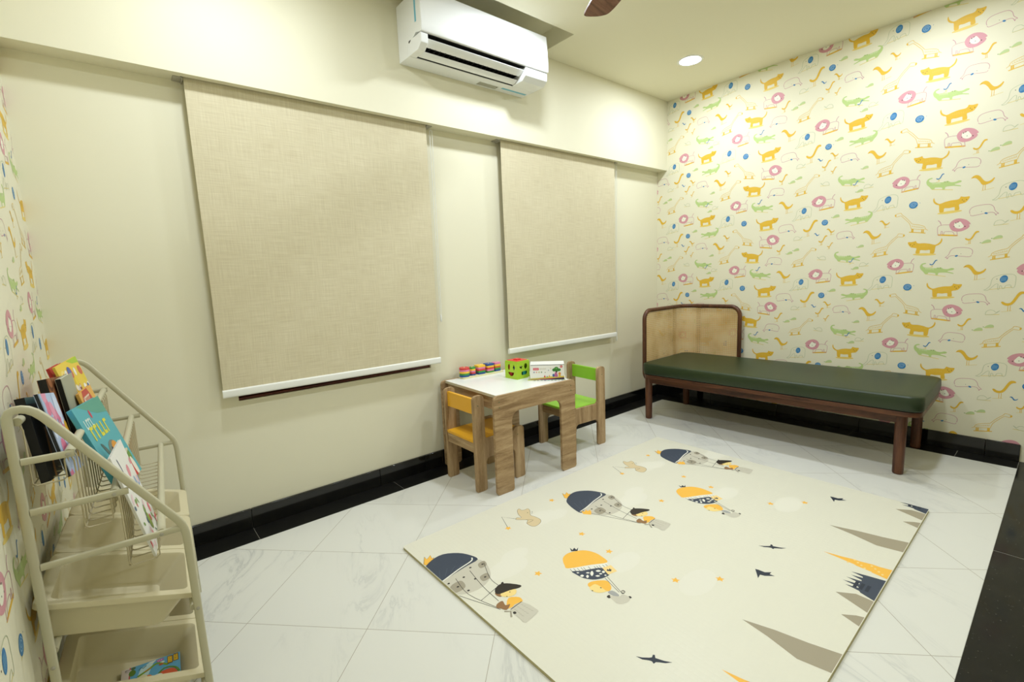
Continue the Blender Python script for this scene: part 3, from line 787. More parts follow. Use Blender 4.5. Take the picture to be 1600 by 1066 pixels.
mb = MB(); mb.box(-0.0008, 0.0002, -0.205, -0.190, 0.135, 0.284); mb.build('tape_strip', M_TAPE, t, smooth=False)['label'] = 'pale blue tape on the side'
mb = MB(); mb.box(0.672, 0.872, -0.064, -0.047, -0.0008, 0.0002); mb.build('tape_strip', M_TAPE, t, smooth=False)['label'] = 'pale blue tape under the unit'
mb = MB(); mats = [M_LABEL]
mb.box(0.50, 0.645, -0.060, -0.018, -0.0006, 0.0002)
P = Print(mb, lambda a, b, d: (a, b, -0.0006-d), mats, (0.5, 0.645, -0.06, -0.018))
for r in range(5):
    for q in range(9):
        P.fill(rrect(0.505+q*0.014, 0.505+q*0.014+0.008+0.003*((q*r) % 2), -0.056+r*0.0075, -0.0535+r*0.0075, 0), flat(140, 138, 124), 1)
P.fill(rrect(0.632, 0.642, -0.052, -0.044, 0), flat(60, 60, 55), 1)
mb.build('rating_label', mats, t, smooth=False)
mb = MB(); mats = [flat(214, 214, 208)]
mb.box(0.80, 0.835, -0.2440, -0.2425, 0.042, 0.060, 0)
mb.build('display_window', mats, t, smooth=False)

# ------------------------------------------------------------------ ceiling fan
t = thing('ceiling_fan', 'ceiling fan with brown wooden blades, only a blade tip in view', 'fan', (1.755, -1.585, ZC))
mb = MB(); mb.lathe((0, 0), [(0.001, -0.002), (0.06, -0.002), (0.06, -0.04), (0.03, -0.06), (0.014, -0.062)], 24); mb.build('canopy', M_FRAME, t)
mb = MB(); mb.cyl((0, 0), 0.012, -0.27, -0.06, 16); mb.build('downrod', M_FRAME, t)
mb = MB(); mb.lathe((0, 0), [(0.001, -0.255), (0.05, -0.26), (0.105, -0.29), (0.11, -0.32), (0.10, -0.345), (0.05, -0.36), (0.001, -0.362)], 32); mb.build('motor', M_FRAME, t)
for k in range(3):
    a = math.radians(60.5) + k*2*PI/3
    R = Matrix.Rotation(a, 4, 'Z')
    top = [(0.09, -0.035), (0.20, -0.050), (0.40, -0.062), (0.54, -0.052), (0.585, -0.030), (0.612, 0.006), (0.624, 0.040), (0.59, 0.047), (0.45, 0.050), (0.25, 0.052), (0.09, 0.035)]
    mb = MB()
    out = spline(top, True, 4)
    n = len(out)
    vs = []
    for zoff in (0.0, 0.009):
        for x, y in out: vs.append(R @ Vector((x, y, -0.325 + zoff + y*0.22)))
    fs = [tuple(range(n)), tuple(reversed(range(n, 2*n)))] + [(i, (i+1) % n, (i+1) % n+n, i+n) for i in range(n)]
    mb.add(vs, fs)
    mb.build('fan_blade', M_BLADE, t, angle=60)

# ------------------------------------------------------------------ roller blinds
def blind(x0, x1, zl, zr, label):
    yc, r = -0.030, 0.0200
    t = thing('roller_blind', label, 'blind', ((x0+x1)/2, yc, 0.0), 0, 'beige roller blinds over the windows')
    w = x1-x0; hx = w/2
    zr0 = ZB+0.030
    mb = MB(); mb.tube([(-hx, 0, zr0), (hx, 0, zr0)], r, 32); mb.build('rolled_cloth', M_BLIND, t)
    # cloth: off the front of the roll and straight down, edges a touch wavy
    mb = MB(); nx, nz = 24, 40; vs = []; fs = []
    yl = -r-0.0014
    for j in range(nz+1):
        v = j/nz
        for i in range(nx+1):
            u = i/nx
            zb = zl + (zr-zl)*u
            z = zr0 + (zb+0.028-zr0)*v
            x = -hx + w*u + (0.004*math.sin(v*5+1)*(u-0.5))
            y = yl + 0.0002 + 0.0012*math.sin(u*9+v*6)*v - 0.002*math.sin(v*PI)*v
            vs.append((x, y, z))
    n0 = len(vs)
    vs += [(x, y+0.0012, z) for x, y, z in vs]
    R = nx+1
    for j in range(nz):
        for i in range(nx):
            a = j*R+i; fs.append((a, a+1, a+R+1, a+R)); fs.append((n0+a, n0+a+R, n0+a+R+1, n0+a+1))
    for j in range(nz):
        a = j*R; fs.append((a, a+R, n0+a+R, n0+a)); b = a+nx; fs.append((b, n0+b, n0+b+R, b+R))
    for i in range(nx):
        a = i; fs.append((a, n0+a, n0+a+1, a+1)); b = nz*R+i; fs.append((b, b+1, n0+b+1, n0+b))
    mb.add(vs, fs)
    mb.build('blind_cloth', M_BLIND, t)
    mb = MB()
    A, B = Vector((-hx-0.003, yl, zl+0.016)), Vector((hx+0.003, yl, zr+0.016))
    d = (B-A).normalized()
    pr = rrect(-0.009, 0.009, -0.019, 0.019, 0.008, 5)
    n = len(pr); vs = [A + Vector((0, a, b)) for a, b in pr] + [B + Vector((0, a, b)) for a, b in pr]
    mb.add(vs, [tuple(range(n)), tuple(reversed(range(n, 2*n)))] + [(i, (i+1) % n, (i+1) % n+n, i+n) for i in range(n)])
    o = mb.build('bottom_bar', M_WHITE, t)
    for sx in (-1, 1):
        mb = MB(); mb.box(sx*(hx+0.006)-0.002, sx*(hx+0.006)+0.002, -0.026, 0.026, ZB-0.012, ZB+0.069)
        mb.box(min(sx*(hx+0.0065), sx*(hx+0.040)), max(sx*(hx+0.0065), sx*(hx+0.040)), -0.028, 0.028, ZB-0.005, ZB-0.0005)
        mb.build('bracket', M_GREY, t, bevel=0.001)
    # looped pull cord at the right end
    xc = hx + 0.040
    cb = 0.64 if zl < 0.69 and x0 > 2 else 0.97
    mb = MB()
    for dx in (-0.008, 0.008): mb.tube([(xc+dx, -0.01, ZB-0.03), (xc+dx*0.9, -0.005, (ZB+cb)/2), (xc+dx*0.6, 0.0, cb+0.01)], 0.0016, 6)
    mb.tube([(xc+0.008*math.cos(a), -0.01, ZB-0.03+0.012*math.sin(a)) for a in [PI*q/8 for q in range(9)]], 0.0016, 6)
    c = mb.build('pull_cord', M_WHITE, t)
    mb = MB(); mb.tube([(xc, 0.0, cb-0.035), (xc, 0, cb-0.025), (xc, 0, cb+0.0), (xc, 0, cb+0.012)], [0.002, 0.006, 0.006, 0.003], 10); mb.build('cord_weight', M_WHITE, c)
    return t
blind(0.558, 1.730, 0.690, 0.684, 'large beige roller blind over the window nearer the book rack')
blind(2.292, 3.488, 0.664, 0.654, 'beige roller blind over the window nearer the daybed')

# ------------------------------------------------------------------ children's table
TZ = 0.562
t = thing('kids_table', 'small wooden children\'s table with white top against the window wall', 'table', (1.713, -0.611, 0), -0.043)
TL, TD, LW_ = 0.611, 0.588, 0.118
def u_panel(Lx, h, lw, rail, r=0.05):
    o = []
    o += rrect(0, Lx, 0, h, (0.022, 0.022, 0.028, 0.028), 6)[0:7]          # lower left corner
    # right leg outer, top, left are in rrect; build by hand with the arch
    pts = []
    c = lambda cx, cy, a0, a1, rr, n=6: [(cx+rr*math.cos(a0+(a1-a0)*k/n), cy+rr*math.sin(a0+(a1-a0)*k/n)) for k in range(n+1)]
    q = 0.018
    pts += c(q, q, PI, 1.5*PI, q)
    pts += c(lw-q, q, 1.5*PI, 2*PI, q)
    pts += c(lw+r, h-rail-r, PI, 0.5*PI, r, 8)
    pts += c(Lx-lw-r, h-rail-r, 0.5*PI, 0, r, 8)
    pts += c(Lx-lw+q, q, PI, 1.5*PI, q)
    pts += c(Lx-q, q, 1.5*PI, 2*PI, q)
    pts += c(Lx-0.028, h-0.028, 0, 0.5*PI, 0.028)
    pts += c(0.028, h-0.028, 0.5*PI, PI, 0.028)
    return pts
for y0 in (0.0, TD-0.018):
    mb = MB(); mb.prism(u_panel(TL, TZ, LW_, 0.105), y0, y0+0.018, 'y')
    o = mb.build('side_panel', M_OAK_H, t, bevel=0.0015)
    for x in (0.035, TL-0.035):
        for z in (TZ-0.035, TZ-0.065):
            s = MB(); yy = y0-0.0006 if y0 == 0 else y0+0.018
            s.lathe((0, 0), [(0.0001, 0), (0.0042, 0), (0.0042, 0.0006), (0.0001, 0.0006)], 12)
            b = s.build('bolt', M_BOLT, o); b.matrix_local = Matrix.Translation((x, yy+0.0006, z)) @ Matrix.Rotation(PI/2, 4, 'X')
mb = MB(); mb.box(0.0285, TL-0.0285, 0.0185, TD-0.0185, TZ-0.016, TZ-0.0005, 0); mb.box(0.0275, 0.0285, 0.0185, TD-0.0185, TZ-0.016, TZ-0.0008, 1); mb.box(TL-0.0285, TL-0.0275, 0.0185, TD-0.0185, TZ-0.016, TZ-0.0008, 1)
mb.build('tabletop', [M_TABLETOP, M_EDGE], t, smooth=False)
for x in (0.042, TL-0.058):
    mb = MB(); mb.box(x, x+0.016, 0.0185, TD-0.0185, TZ-0.092, TZ-0.0165); mb.build('apron', M_OAK_Y, t, bevel=0.001)

# ------------------------------------------------------------------ children's chairs
def kid_chair(label, loc, rz, mseat):
    W, D, H, PW, SH = 0.313, 0.356, 0.556, 0.072, 0.305
    t = thing('kids_chair', label, 'chair', loc, rz, 'small wooden children\'s chairs')
    c = lambda cx, cy, a0, a1, rr, n=6: [(cx+rr*math.cos(a0+(a1-a0)*k/n), cy+rr*math.sin(a0+(a1-a0)*k/n)) for k in range(n+1)]
    q = 0.014; ra = 0.03; LB = 0.19
    pts = c(q, q, PI, 1.5*PI, q) + c(PW-q, q, 1.5*PI, 2*PI, q)
    pts += c(PW+ra, LB-ra, PI, 0.5*PI, ra) + c(D-PW-ra, LB-ra, 0.5*PI, 0, ra)
    pts += c(D-PW+q, q, PI, 1.5*PI, q) + c(D-q, q, 1.5*PI, 2*PI, q)
    pts += c(D-0.02, SH+0.012-0.02, 0, 0.5*PI, 0.02)
    pts += [(D-PW*0.9, SH+0.012), (D-PW*1.1, SH-0.005)]
    pts += c(PW+0.02, SH-0.005+0.02, 1.5*PI, PI, 0.02)
    pts += c(PW-0.024, H-0.024, 0, 0.5*PI, 0.024) + c(0.024, H-0.024, 0.5*PI, PI, 0.024)
    for y0 in (0.0, W-0.018):
        mb = MB(); mb.prism(pts, y0, y0+0.018, 'y'); p = mb.build('side_panel', M_OAK_V, t, bevel=0.0015)
        for x, z in ((0.03, 0.50), (D-0.05, 0.27)):
            s = MB(); s.lathe((0, 0), [(0.0001, 0), (0.0035, 0), (0.0035, 0.0006), (0.0001, 0.0006)], 10)
            yy = y0 if y0 == 0 else y0+0.0186
            b = s.build('bolt', M_BOLT, p); b.matrix_local = Matrix.Translation((x, yy, z)) @ Matrix.Rotation(PI/2, 4, 'X')
    mb = MB(); mb.box(0.002, D-0.02, 0.0185, W-0.0185, SH-0.018, SH-0.001); mb.build('seat', mseat, t, bevel=0.003)
    mb = MB(); mb.box(0.016, 0.034, 0.0185, W-0.0185, 0.447, 0.536); mb.build('backrest', mseat, t, bevel=0.002)
    for x in (0.006, D-0.05):
        mb = MB(); mb.box(x, x+0.016, 0.0185, W-0.0185, SH-0.075, SH-0.0185); mb.build('apron', M_OAK_Y, t, bevel=0.001)
    return t
kid_chair('children\'s chair with yellow seat and backrest tucked under the table\'s left side', (1.652, -0.503, 0), -0.011, M_YELLOW)
cr, sr = math.cos(-0.068), math.sin(-0.068)
kid_chair('children\'s chair with lime green seat and backrest right of the table', (2.779-0.321*sr, -0.500+0.313*cr, 0), PI-0.068, M_GREEN)

# ------------------------------------------------------------------ stacking toy: board with pegs, loose rings on the pegs
LU = (0.0, 0.0, TZ-0.0005)
ZT = TZ-0.0005
SY = -0.078; SR = -0.043
CX = [1.893, 1.951, 2.012, 2.083, 2.143]
t = thing('stacking_board', 'pale wooden peg board under the colourful ring stacks on the table', 'toy', (1.866, SY+0.004, ZT), SR)
mb = MB(); mb.prism(rrect(0.0, 0.318, -0.036, 0.036, 0.012, 5), 0.0, 0.011, 'z'); mb.build('board', flat(232, 226, 178), t, bevel=0.001)
SLOT = [(c-1.866)/math.cos(SR) for c in CX]
for s in SLOT:
    mb = MB(); mb.tube([(s, 0, 0.011), (s, 0, 0.070), (s, 0, 0.0735)], [0.0045, 0.0045, 0.002], 12); mb.build('peg', flat(224, 206, 160), t)
def outline(kind, r, n=40):
    out = []
    for k in range(n):
        a = 2*PI*k/n
        if kind == 'round': d = r
        elif kind == 'square':
            c, s = abs(math.cos(a)), abs(math.sin(a)); d = r*0.96*(c**8+s**8)**(-1/8)
        elif kind == 'hexagon':
            x = (a % (PI/3)) - PI/6; d = r*0.95/math.cos(x)
        elif kind == 'flower': d = r*(0.93+0.09*math.cos(5*a))
        else:
            x = (a % (2*PI/3)) - PI/3; d = min(r*1.15, r*0.66/math.cos(x))
        out.append((d*math.cos(a), d*math.sin(a)))
    return out
RED, PNK, YEL, GRN, BLU, ORG = (214, 70, 66), (226, 132, 172), (250, 200, 66), (70, 150, 70), (44, 82, 150), (206, 96, 56)
STK = [('round', .0335, [BLU, GRN, YEL, PNK, RED]), ('hexagon', .0235, [BLU, RED, PNK, YEL, GRN]), ('square', .0295, [BLU, GRN, RED, PNK, YEL]),
       ('square', .0295, [GRN, PNK, RED, YEL, BLU]), ('square', .0255, [BLU, GRN, ORG, YEL, PNK])]
CN = {RED: 'red', PNK: 'pink', YEL: 'yellow', GRN: 'green', BLU: 'blue', ORG: 'rust orange'}
WH = ['leftmost round', 'small hexagonal second', 'square middle', 'square fourth', 'rightmost']
ORD = ['bottom', 'second', 'middle', 'fourth', 'top']
ca, sa_ = math.cos(SR), math.sin(SR)
for i, (kind, r, cols) in enumerate(STK):
    th = 0.0116 if i != 1 else 0.0106
    for j, c in enumerate(cols):
        mb = MB(); oo = outline(kind, r)
        mb.prism(oo, 0.0, th, 'z', holes=[ellipse(0, 0, 0.0065, 0.0065, 16)])
        o = mb.build('stacking_ring', flat(*c, 0.4), None, bevel=0.0012)
        o.location = (1.866 + SLOT[i]*ca, SY+0.004 + SLOT[i]*sa_, ZT + 0.011 + j*th)
        o.rotation_euler = (0, 0, SR)
        tag(o, '%s wooden ring, %s one in the %s stack of the peg board' % (CN[c], ORD[j], WH[i]), 'toy ring', 'wooden rings stacked on the peg board')

# ------------------------------------------------------------------ shape sorter cube
S_ = 0.110
t = thing('shape_sorter', 'lime green shape sorting cube with red lid on the table', 'toy', (2.0775, -0.385, ZT), 0.071)
def circ(cx, cz, rx, rz, n=18, rot=0): return ellipse(cx, cz, rx, rz, n, rot)
mb = MB(); w = 0.0035
H1 = [[(0.030, 0.092), (0.040, 0.074), (0.030, 0.055), (0.020, 0.074)], circ(0.074, 0.074, 0.009, 0.020, 16, 0.1),
      [(0.030+0.026*math.cos(a), 0.046+0.025*math.sin(a)) for a in [PI+PI*k/10 for k in range(11)]]]
H1[2] = [(x+0.026, z-0.004) for x, z in H1[2]]
H2 = [star(0.034, 0.074, 0.017, PI/2), circ(0.076, 0.076, 0.014, 0.018), rrect(0.036, 0.088, 0.022, 0.046, 0.011, 4)]
HZ = 0.104
full = lambda hs: mb.prism
mb.prism(rrect(0, S_, 0, HZ, 0), 0, w, 'y', holes=H2)                     # front face, holes
mb.prism(rrect(0, S_, 0, HZ, 0), S_-w, S_, 'y')
mb.prism(rrect(w, S_-w, 0, HZ, 0), 0, w, 'x', holes=[[(x, z) for x, z in h] for h in H1])
mb.prism(rrect(w, S_-w, 0, HZ, 0), S_-w, S_, 'x', holes=H2[1:])
mb.box(w, S_-w, w, S_-w, 0, w)
mb.build('cube_body', flat(176, 214, 58, 0.35), t, smooth=False)
mb = MB(); pr = rrect(0.0, S_, 0.0, S_, 0.006, 4); mb.prism(pr, HZ+0.0002, HZ+0.008, 'z'); mb.build('cube_rim', flat(170, 210, 54, 0.35), t, bevel=0.002)
mb = MB(); mb.prism(rrect(0.008, S_-0.008, 0.008, S_-0.008, 0.006, 4), HZ+0.0082, HZ+0.0105, 'z')
mb.prism(star(S_/2, S_/2, 0.026, 0.2), HZ+0.0104, HZ+0.017, 'z')
mb.build('lid', flat(226, 72, 62, 0.35), t, bevel=0.001)
R = Matrix.Translation((2.0775, -0.385, ZT)) @ Matrix.Rotation(0.071, 4, 'Z')
def block(kind, c, p, rot, label, r=0.019, h=0.034):
    mb = MB(); mb.prism(outline(kind, r), 0, h, 'z')
    o = mb.build('shape_block', flat(*c, 0.35), None, bevel=0.002)
    o.matrix_world = R @ Matrix.Translation(p) @ Matrix.Rotation(rot, 4, 'Z')
    tag(o, label, 'toy block', 'blocks inside the shape sorter')
block('round', (214, 64, 60), (0.030, 0.082, 0.0036), 0, 'red block inside the shape sorting cube, seen through its left face', 0.020, 0.085)
block('square', (40, 84, 156), (0.026, 0.030, 0.0036), 0.2, 'blue block inside the shape sorting cube, near its front edge', 0.016, 0.075)
block('square', (56, 170, 172), (0.078, 0.030, 0.0036), 0.1, 'teal block inside the shape sorting cube, behind the lower right hole', 0.020, 0.045)

# ------------------------------------------------------------------ toy carton on a booklet
BL = (2.116, -0.4615); BR = -0.772
o = MB(); mats = [flat(232, 228, 206)]
o.box(-0.018, 0.214, -0.012, 0.13, 0.0, 0.0035)
P = Print(o, lambda a, b, d: (a, b, 0.0035+d), mats, (-0.018, 0.214, -0.012, 0.13))
P.fill(rrect(-0.016, 0.05, -0.010, 0.02, 0), flat(176, 200, 92), 1); P.fill(rrect(0.06, 0.14, -0.010, 0.02, 0), flat(92, 140, 160), 1); P.fill(rrect(0.14, 0.212, -0.010, 0.02, 0), flat(120, 160, 130), 1)
for q in range(9): o.box(0.02+q*0.021, 0.034+q*0.021, -0.0122, -0.012, 0.0006, 0.003, P.mi(flat(*[(96, 120, 84), (70, 90, 96), (150, 160, 120), (60, 76, 90), (120, 176, 150)][q % 5])))
bk = o.build('booklet', mats, None, smooth=False)
bk.location = (BL[0], BL[1], ZT); bk.rotation_euler = (0, 0, BR)
tag(bk, 'thin colourful booklet lying flat under the toy carton on the table', 'booklet')
t = thing('toy_carton', 'white printed children\'s toy carton on the table beside the green cube', 'box', (BL[0], BL[1], ZT+0.0036), BR)
BWd, BD, BH = 0.208, 0.118, 0.093
mb = MB(); mats = [flat(240, 239, 230, 0.3)]
mb.box(0, BWd, 0, BD, 0, BH-0.0035)
P = Print(mb, lambda a, b, d: (a, -0.0002-d, b), mats, (0.001, BWd-0.001, 0.001, BH-0.004))
P.fill([(0, 0.0), (BWd, 0.0), (BWd, 0.012), (0.14, 0.010), (0.09, 0.007), (0, 0.006)], flat(176, 56, 64), 1)
P.fill([(0.12, 0.0), (BWd, 0.0), (BWd, 0.0125), (0.16, 0.010)], flat(70, 40, 72), 2)
P.fill(spline([(0, 0.009), (0.05, 0.012), (0.09, 0.016), (0.13, 0.020), (0.17, 0.018), (BWd, 0.022), (BWd, 0.011), (0.14, 0.010), (0.09, 0.007), (0, 0.006)], k=2), flat(222, 200, 92), 1)
P.fill(spline([(0, 0.007), (0.06, 0.009), (0.10, 0.011), (0.10, 0.008), (0, 0.004)], k=2), flat(206, 212, 120), 2)
P.fill(rrect(0.018, 0.053, 0.060, 0.074, 0.002, 3), flat(216, 70, 86), 1)
for q in range(7): P.fill(rrect(0.0215+q*0.0042, 0.0240+q*0.0042, 0.0645, 0.0695, 0), flat(238, 190, 194), 2)
for q in range(9): P.fill(rrect(0.058+q*0.0046, 0.0605+q*0.0046, 0.0635, 0.0715, 0), flat(*((206, 206, 196) if q % 3 else (226, 206, 160))), 1)
for q, c in enumerate([(110, 104, 150), (222, 150, 120), (196, 186, 92), (104, 140, 104)]): P.fill(ellipse(0.024+q*0.0152, 0.047, 0.0042, 0.0048, 12), flat(*c), 1); P.fill(ellipse(0.024+q*0.0152, 0.0465, 0.0018, 0.002, 8), flat(236, 232, 220), 2)
for x, z, c in ((0.112, 0.058, (96, 110, 150)), (0.126, 0.070, (220, 200, 92)), (0.092, 0.045, (120, 130, 110))): P.fill(star(x, z, 0.004), flat(*c), 1)
P.fill([(0.082, 0.015), (0.088, 0.030), (0.095, 0.015)], flat(210, 76, 66), 3); P.fill([(0.099, 0.016), (0.103, 0.025), (0.107, 0.016)], flat(70, 120, 70), 3); P.fill([(0.112, 0.018), (0.116, 0.032), (0.121, 0.018)], flat(226, 170, 80), 3)
# tree and the blobs under it
P.fill(rrect(0.156, 0.164, 0.020, 0.055, 0), flat(70, 52, 40), 2); P.stroke([(0.160, 0.045), (0.148, 0.058)], 0.003, flat(70, 52, 40), 2); P.stroke([(0.160, 0.045), (0.174, 0.056)], 0.003, flat(70, 52, 40), 2)
for x, z, rx, rz in ((0.146, 0.060, .011, .010), (0.160, 0.067, .013, .012), (0.175, 0.060, .012, .009), (0.160, 0.058, .010, .007)): P.fill(ellipse(x, z, rx, rz, 16), flat(66, 130, 60), 3)
P.fill(ellipse(0.160, 0.070, .006, .005, 12), flat(110, 176, 80), 4)
P.fill(spline([(0.148, 0.018), (0.150, 0.040), (0.156, 0.046), (0.164, 0.038), (0.168, 0.018)], k=3), flat(188, 104, 150), 4)
P.fill(ellipse(0.142, 0.026, .007, .010, 14), flat(70, 104, 160), 4); P.fill(ellipse(0.179, 0.036, .008, .009, 14), flat(224, 146, 66), 4); P.fill(ellipse(0.179, 0.024, .007, .008, 14), flat(226, 186, 70), 4)
P.fill(rrect(0.183, 0.197, 0.072, 0.088, 0.006, 4), flat(204, 62, 66), 4); P.fill(rrect(0.188, 0.1905, 0.075, 0.085, 0), flat(240, 220, 214), 5)
P2 = Print(mb, lambda a, b, d: (-0.0002-d, a, b), mats, (0.001, BD-0.001, 0.001, BH-0.004))
P2.fill(rrect(0.0, BD, 0, 0.012, 0), flat(214, 196, 110), 1); P2.fill(rrect(0.045, 0.075, 0.035, 0.06, 0.004, 3), flat(120, 130, 110), 1)
mb.build('carton_body', mats, t, smooth=False)
mb = MB(); mb.box(0.004, BWd, 0.0015, BD, BH-0.0033, BH-0.0012, 1); mb.box(-0.0005, BWd+0.0005, 0.004, BD+0.0005, BH-0.001, BH+0.0005, 0)
mb.build('lid_flap', [flat(240, 240, 236, 0.3), flat(70, 78, 72)], t, smooth=False)

# ------------------------------------------------------------------ daybed
BP, BRZ = Vector((3.397, -0.364, 0)), 0.03
MWX, MLY = 0.70, 1.734
t = thing('daybed', 'low walnut daybed with rounded cane headboard along the wallpapered wall', 'bed', BP, BRZ)
mb = MB(); mb.prism(rrect(0.004, MWX-0.004, -MLY+0.004, -0.004, 0.07, 8), 0.352, 0.378, 'z'); mb.build('bed_deck', M_WALNUT_Y, t, bevel=0.006, seg=3)
mb = MB()
mb.box(0.055, 0.085, -MLY+0.08, -0.05, 0.300, 0.3515); mb.box(MWX-0.085, MWX-0.055, -MLY+0.08, -0.05, 0.300, 0.3515)
mb.box(0.0855, MWX-0.0855, -0.085, -0.055, 0.300, 0.3515); mb.box(0.0855, MWX-0.0855, -MLY+0.085, -MLY+0.115, 0.300, 0.3515)
mb.build('apron', M_WALNUT_Y, t, bevel=0.003)
for x, y in ((0.076, -0.028), (0.076, -1.638), (MWX-0.045, -0.045), (MWX-0.076, -1.638)):
    mb = MB(); mb.tube([(x, y, 0.0), (x, y, 0.004), (x, y, 0.012), (x, y, 0.3515)], [0.021, 0.025, 0.0265, 0.0285], 24); mb.build('leg', M_WALNUT_V, t, angle=50)
# headboard: one bent rail following an L-shaped plan, with a cane sheet stretched in it
HT = 0.880; HBt = 0.305
def plan(s):
    """distance along the headboard -> local (x, y); short arm, round corner, long arm"""
    rc = 0.11; xa = 0.105; xb = MWX+0.037; ya = 0.030; l1 = xb-rc-xa; l2 = rc*PI/2
    if s < l1: return (xa+s, ya)
    if s < l1+l2:
        a = (s-l1)/rc; return (xb-rc+rc*math.sin(a), ya-rc+rc*math.cos(a))
    return (xb, ya-rc-(s-l1-l2))
LTOT = (MWX+0.037-0.11-0.105) + 0.11*PI/2 + 0.385
R_ = 0.075; tr_ = 0.0165
path = []
def corner(s0, z0, a0, a1, n=8):
    for k in range(n+1):
        a = a0+(a1-a0)*k/n
        s, z = s0+R_*math.cos(a), z0+R_*math.sin(a); path.append((s, z))
def line(sa, za, sb, zb, n):
    for k in range(1, n): path.append((sa+(sb-sa)*k/n, za+(zb-za)*k/n))
corner(R_, HBt+R_, 1.5*PI, PI); line(0, HBt+R_, 0, HT-R_, 8)
corner(R_, HT-R_, PI, 0.5*PI); line(R_, HT, LTOT-R_, HT, 40)
corner(LTOT-R_, HT-R_, 0.5*PI, 0); line(LTOT, HT-R_, LTOT, HBt+R_, 8)
corner(LTOT-R_, HBt+R_, 0, -0.5*PI); line(LTOT-R_, HBt, R_, HBt, 40)
mb = MB(); mb.tube([(*plan(s), z) for s, z in path], tr_, 14, closed=True)
hb = mb.build('headboard_frame', M_WALNUT_V, t, angle=80)
mb = MB(); ns, nz = 60, 24; vs = []; fs = []; uvs = []
for j in range(nz+1):
    for i in range(ns+1):
        s = 0.006 + (LTOT-0.012)*i/ns; z = HBt+0.006 + (HT-HBt-0.012)*j/nz
        # stay inside the rounded corners of the rail
        ds = max(0.0, R_-s, s-(LTOT-R_)); dz = max(0.0, (HBt+R_)-z, z-(HT-R_))
        d = math.hypot(ds, dz)
        if d > R_-0.004 and ds > 0 and dz > 0:
            f = (R_-0.004)/d
            s = (R_-ds*f) if s < R_ else (LTOT-R_+ds*f); z = (HBt+R_-dz*f) if z < HBt+R_ else (HT-R_+dz*f)
        vs.append((*plan(s), z)); uvs.append((s, z))
R0 = ns+1
for j in range(nz):
    for i in range(ns):
        a = j*R0+i; fs.append((a, a+1, a+R0+1, a+R0))
n0 = len(vs)
me = bpy.data.meshes.new('cane_panel'); me.from_pydata(vs, [], fs); me.materials.append(M_CANE)
ul = me.uv_layers.new(name='UVMap')
for lp in me.loops: ul.data[lp.index].uv = uvs[lp.vertex_index]
me.polygons.foreach_set('use_smooth', [True]*len(me.polygons))
cp = bpy.data.objects.new('cane_panel', me); COL.objects.link(cp); cp.parent = t
sol = cp.modifiers.new('thickness', 'SOLIDIFY'); sol.thickness = 0.0018
for s in (0.50, 0.72):
    x, y = plan(s); x2, y2 = plan(s+0.01); d = Vector((x2-x, y2-y)).normalized(); n = Vector((-d.y, d.x))
    c = Vector((x, y)) + n*0.016
    mb = MB(); Mx = Matrix(((d.x, n.x, 0, c.x), (d.y, n.y, 0, c.y), (0, 0, 1, 0), (0, 0, 0, 1)))
    mb.box(-0.020, 0.020, -0.0075, 0.0075, HBt+0.005, HT-0.005, mat=Mx); mb.build('headboard_brace', M_WALNUT_V, t, bevel=0.003)

# mattress lying on the daybed
m = bpy.data.meshes.new('mattress'); bm = bmesh.new()
NX, NY, NZ = 16, 36, 6
def mat_pt(u, v, w_):
    return Vector((u, v, w_))
x0, x1, y0, y1, z0, z1 = 0.0, MWX, -MLY, 0.0, 0.379, 0.468
pr = rrect(x0, x1, y0, y1, 0.065, 10)
ringsz = [(0.012, z0), (0.003, z0+0.004), (0.0, z0+0.014), (-0.003, (z0+z1)/2), (-0.001, z1-0.010), (0.002, z1-0.004), (0.008, z1-0.0005), (0.03, z1+0.001), (0.10, z1+0.003), (0.22, z1+0.004)]
cx, cy = (x0+x1)/2, (y0+y1)/2
rings = []
for ins, z in ringsz:
    r = max(0.02, 0.065-ins*0.5)
    pl = rrect(x0+ins, x1-ins, y0+ins, y1-ins, r, 10)
    rings.append([bm.verts.new((a, b, z + 0.0012*math.sin(a*23+b*7)*math.sin(b*11))) for a, b in pl])
for a, b in zip(rings, rings[1:]):
    n = len(a)
    for i in range(n): bm.faces.new((a[i], a[(i+1) % n], b[(i+1) % n], b[i]))
bm.faces.new(list(reversed(rings[0]))); bm.faces.new(rings[-1])
bmesh.ops.recalc_face_normals(bm, faces=bm.faces)
bm.to_mesh(m); bm.free(); m.materials.append(M_VINYL)
m.polygons.foreach_set('use_smooth', [True]*len(m.polygons)); m.set_sharp_from_angle(angle=math.radians(60))
o = bpy.data.objects.new('mattress', m); COL.objects.link(o); o.location = BP; o.rotation_euler = (0, 0, BRZ)
tag(o, 'dark green vinyl mattress lying on the walnut daybed', 'mattress')

# ------------------------------------------------------------------ printed play mat
MX0, MY0 = 1.085, -0.710
ML, MW_ = 2.012, 1.492
MH = 0.012
mb = MB(); mats = [M_MAT, M_MATSIDE]
mb.prism(rrect(0, ML, -MW_, 0, 0.012, 4), 0.0, MH, 'z', 0, mi_side=1)
P = Print(mb, lambda a, b, d: (a, b, MH+d), mats, (0.002, ML-0.002, -MW_+0.002, -0.002), step=0.00008)
NAVY = flat(66, 74, 88); NAVYD = flat(48, 54, 66); NAVYL = flat(86, 96, 110); GREYB = flat(205, 200, 182); GREYP = flat(164, 156, 136); INK = flat(58, 54, 50)
YELM = flat(248, 190, 78); SKIN = flat(246, 218, 140); BRN = flat(150, 112, 74); TAN = flat(220, 200, 158); TAUPE = flat(166, 156, 132); WHT = flat(238, 236, 222)
FLG = flat(246, 214, 142); CLD = flat(231, 228, 211)
PER = 0.88
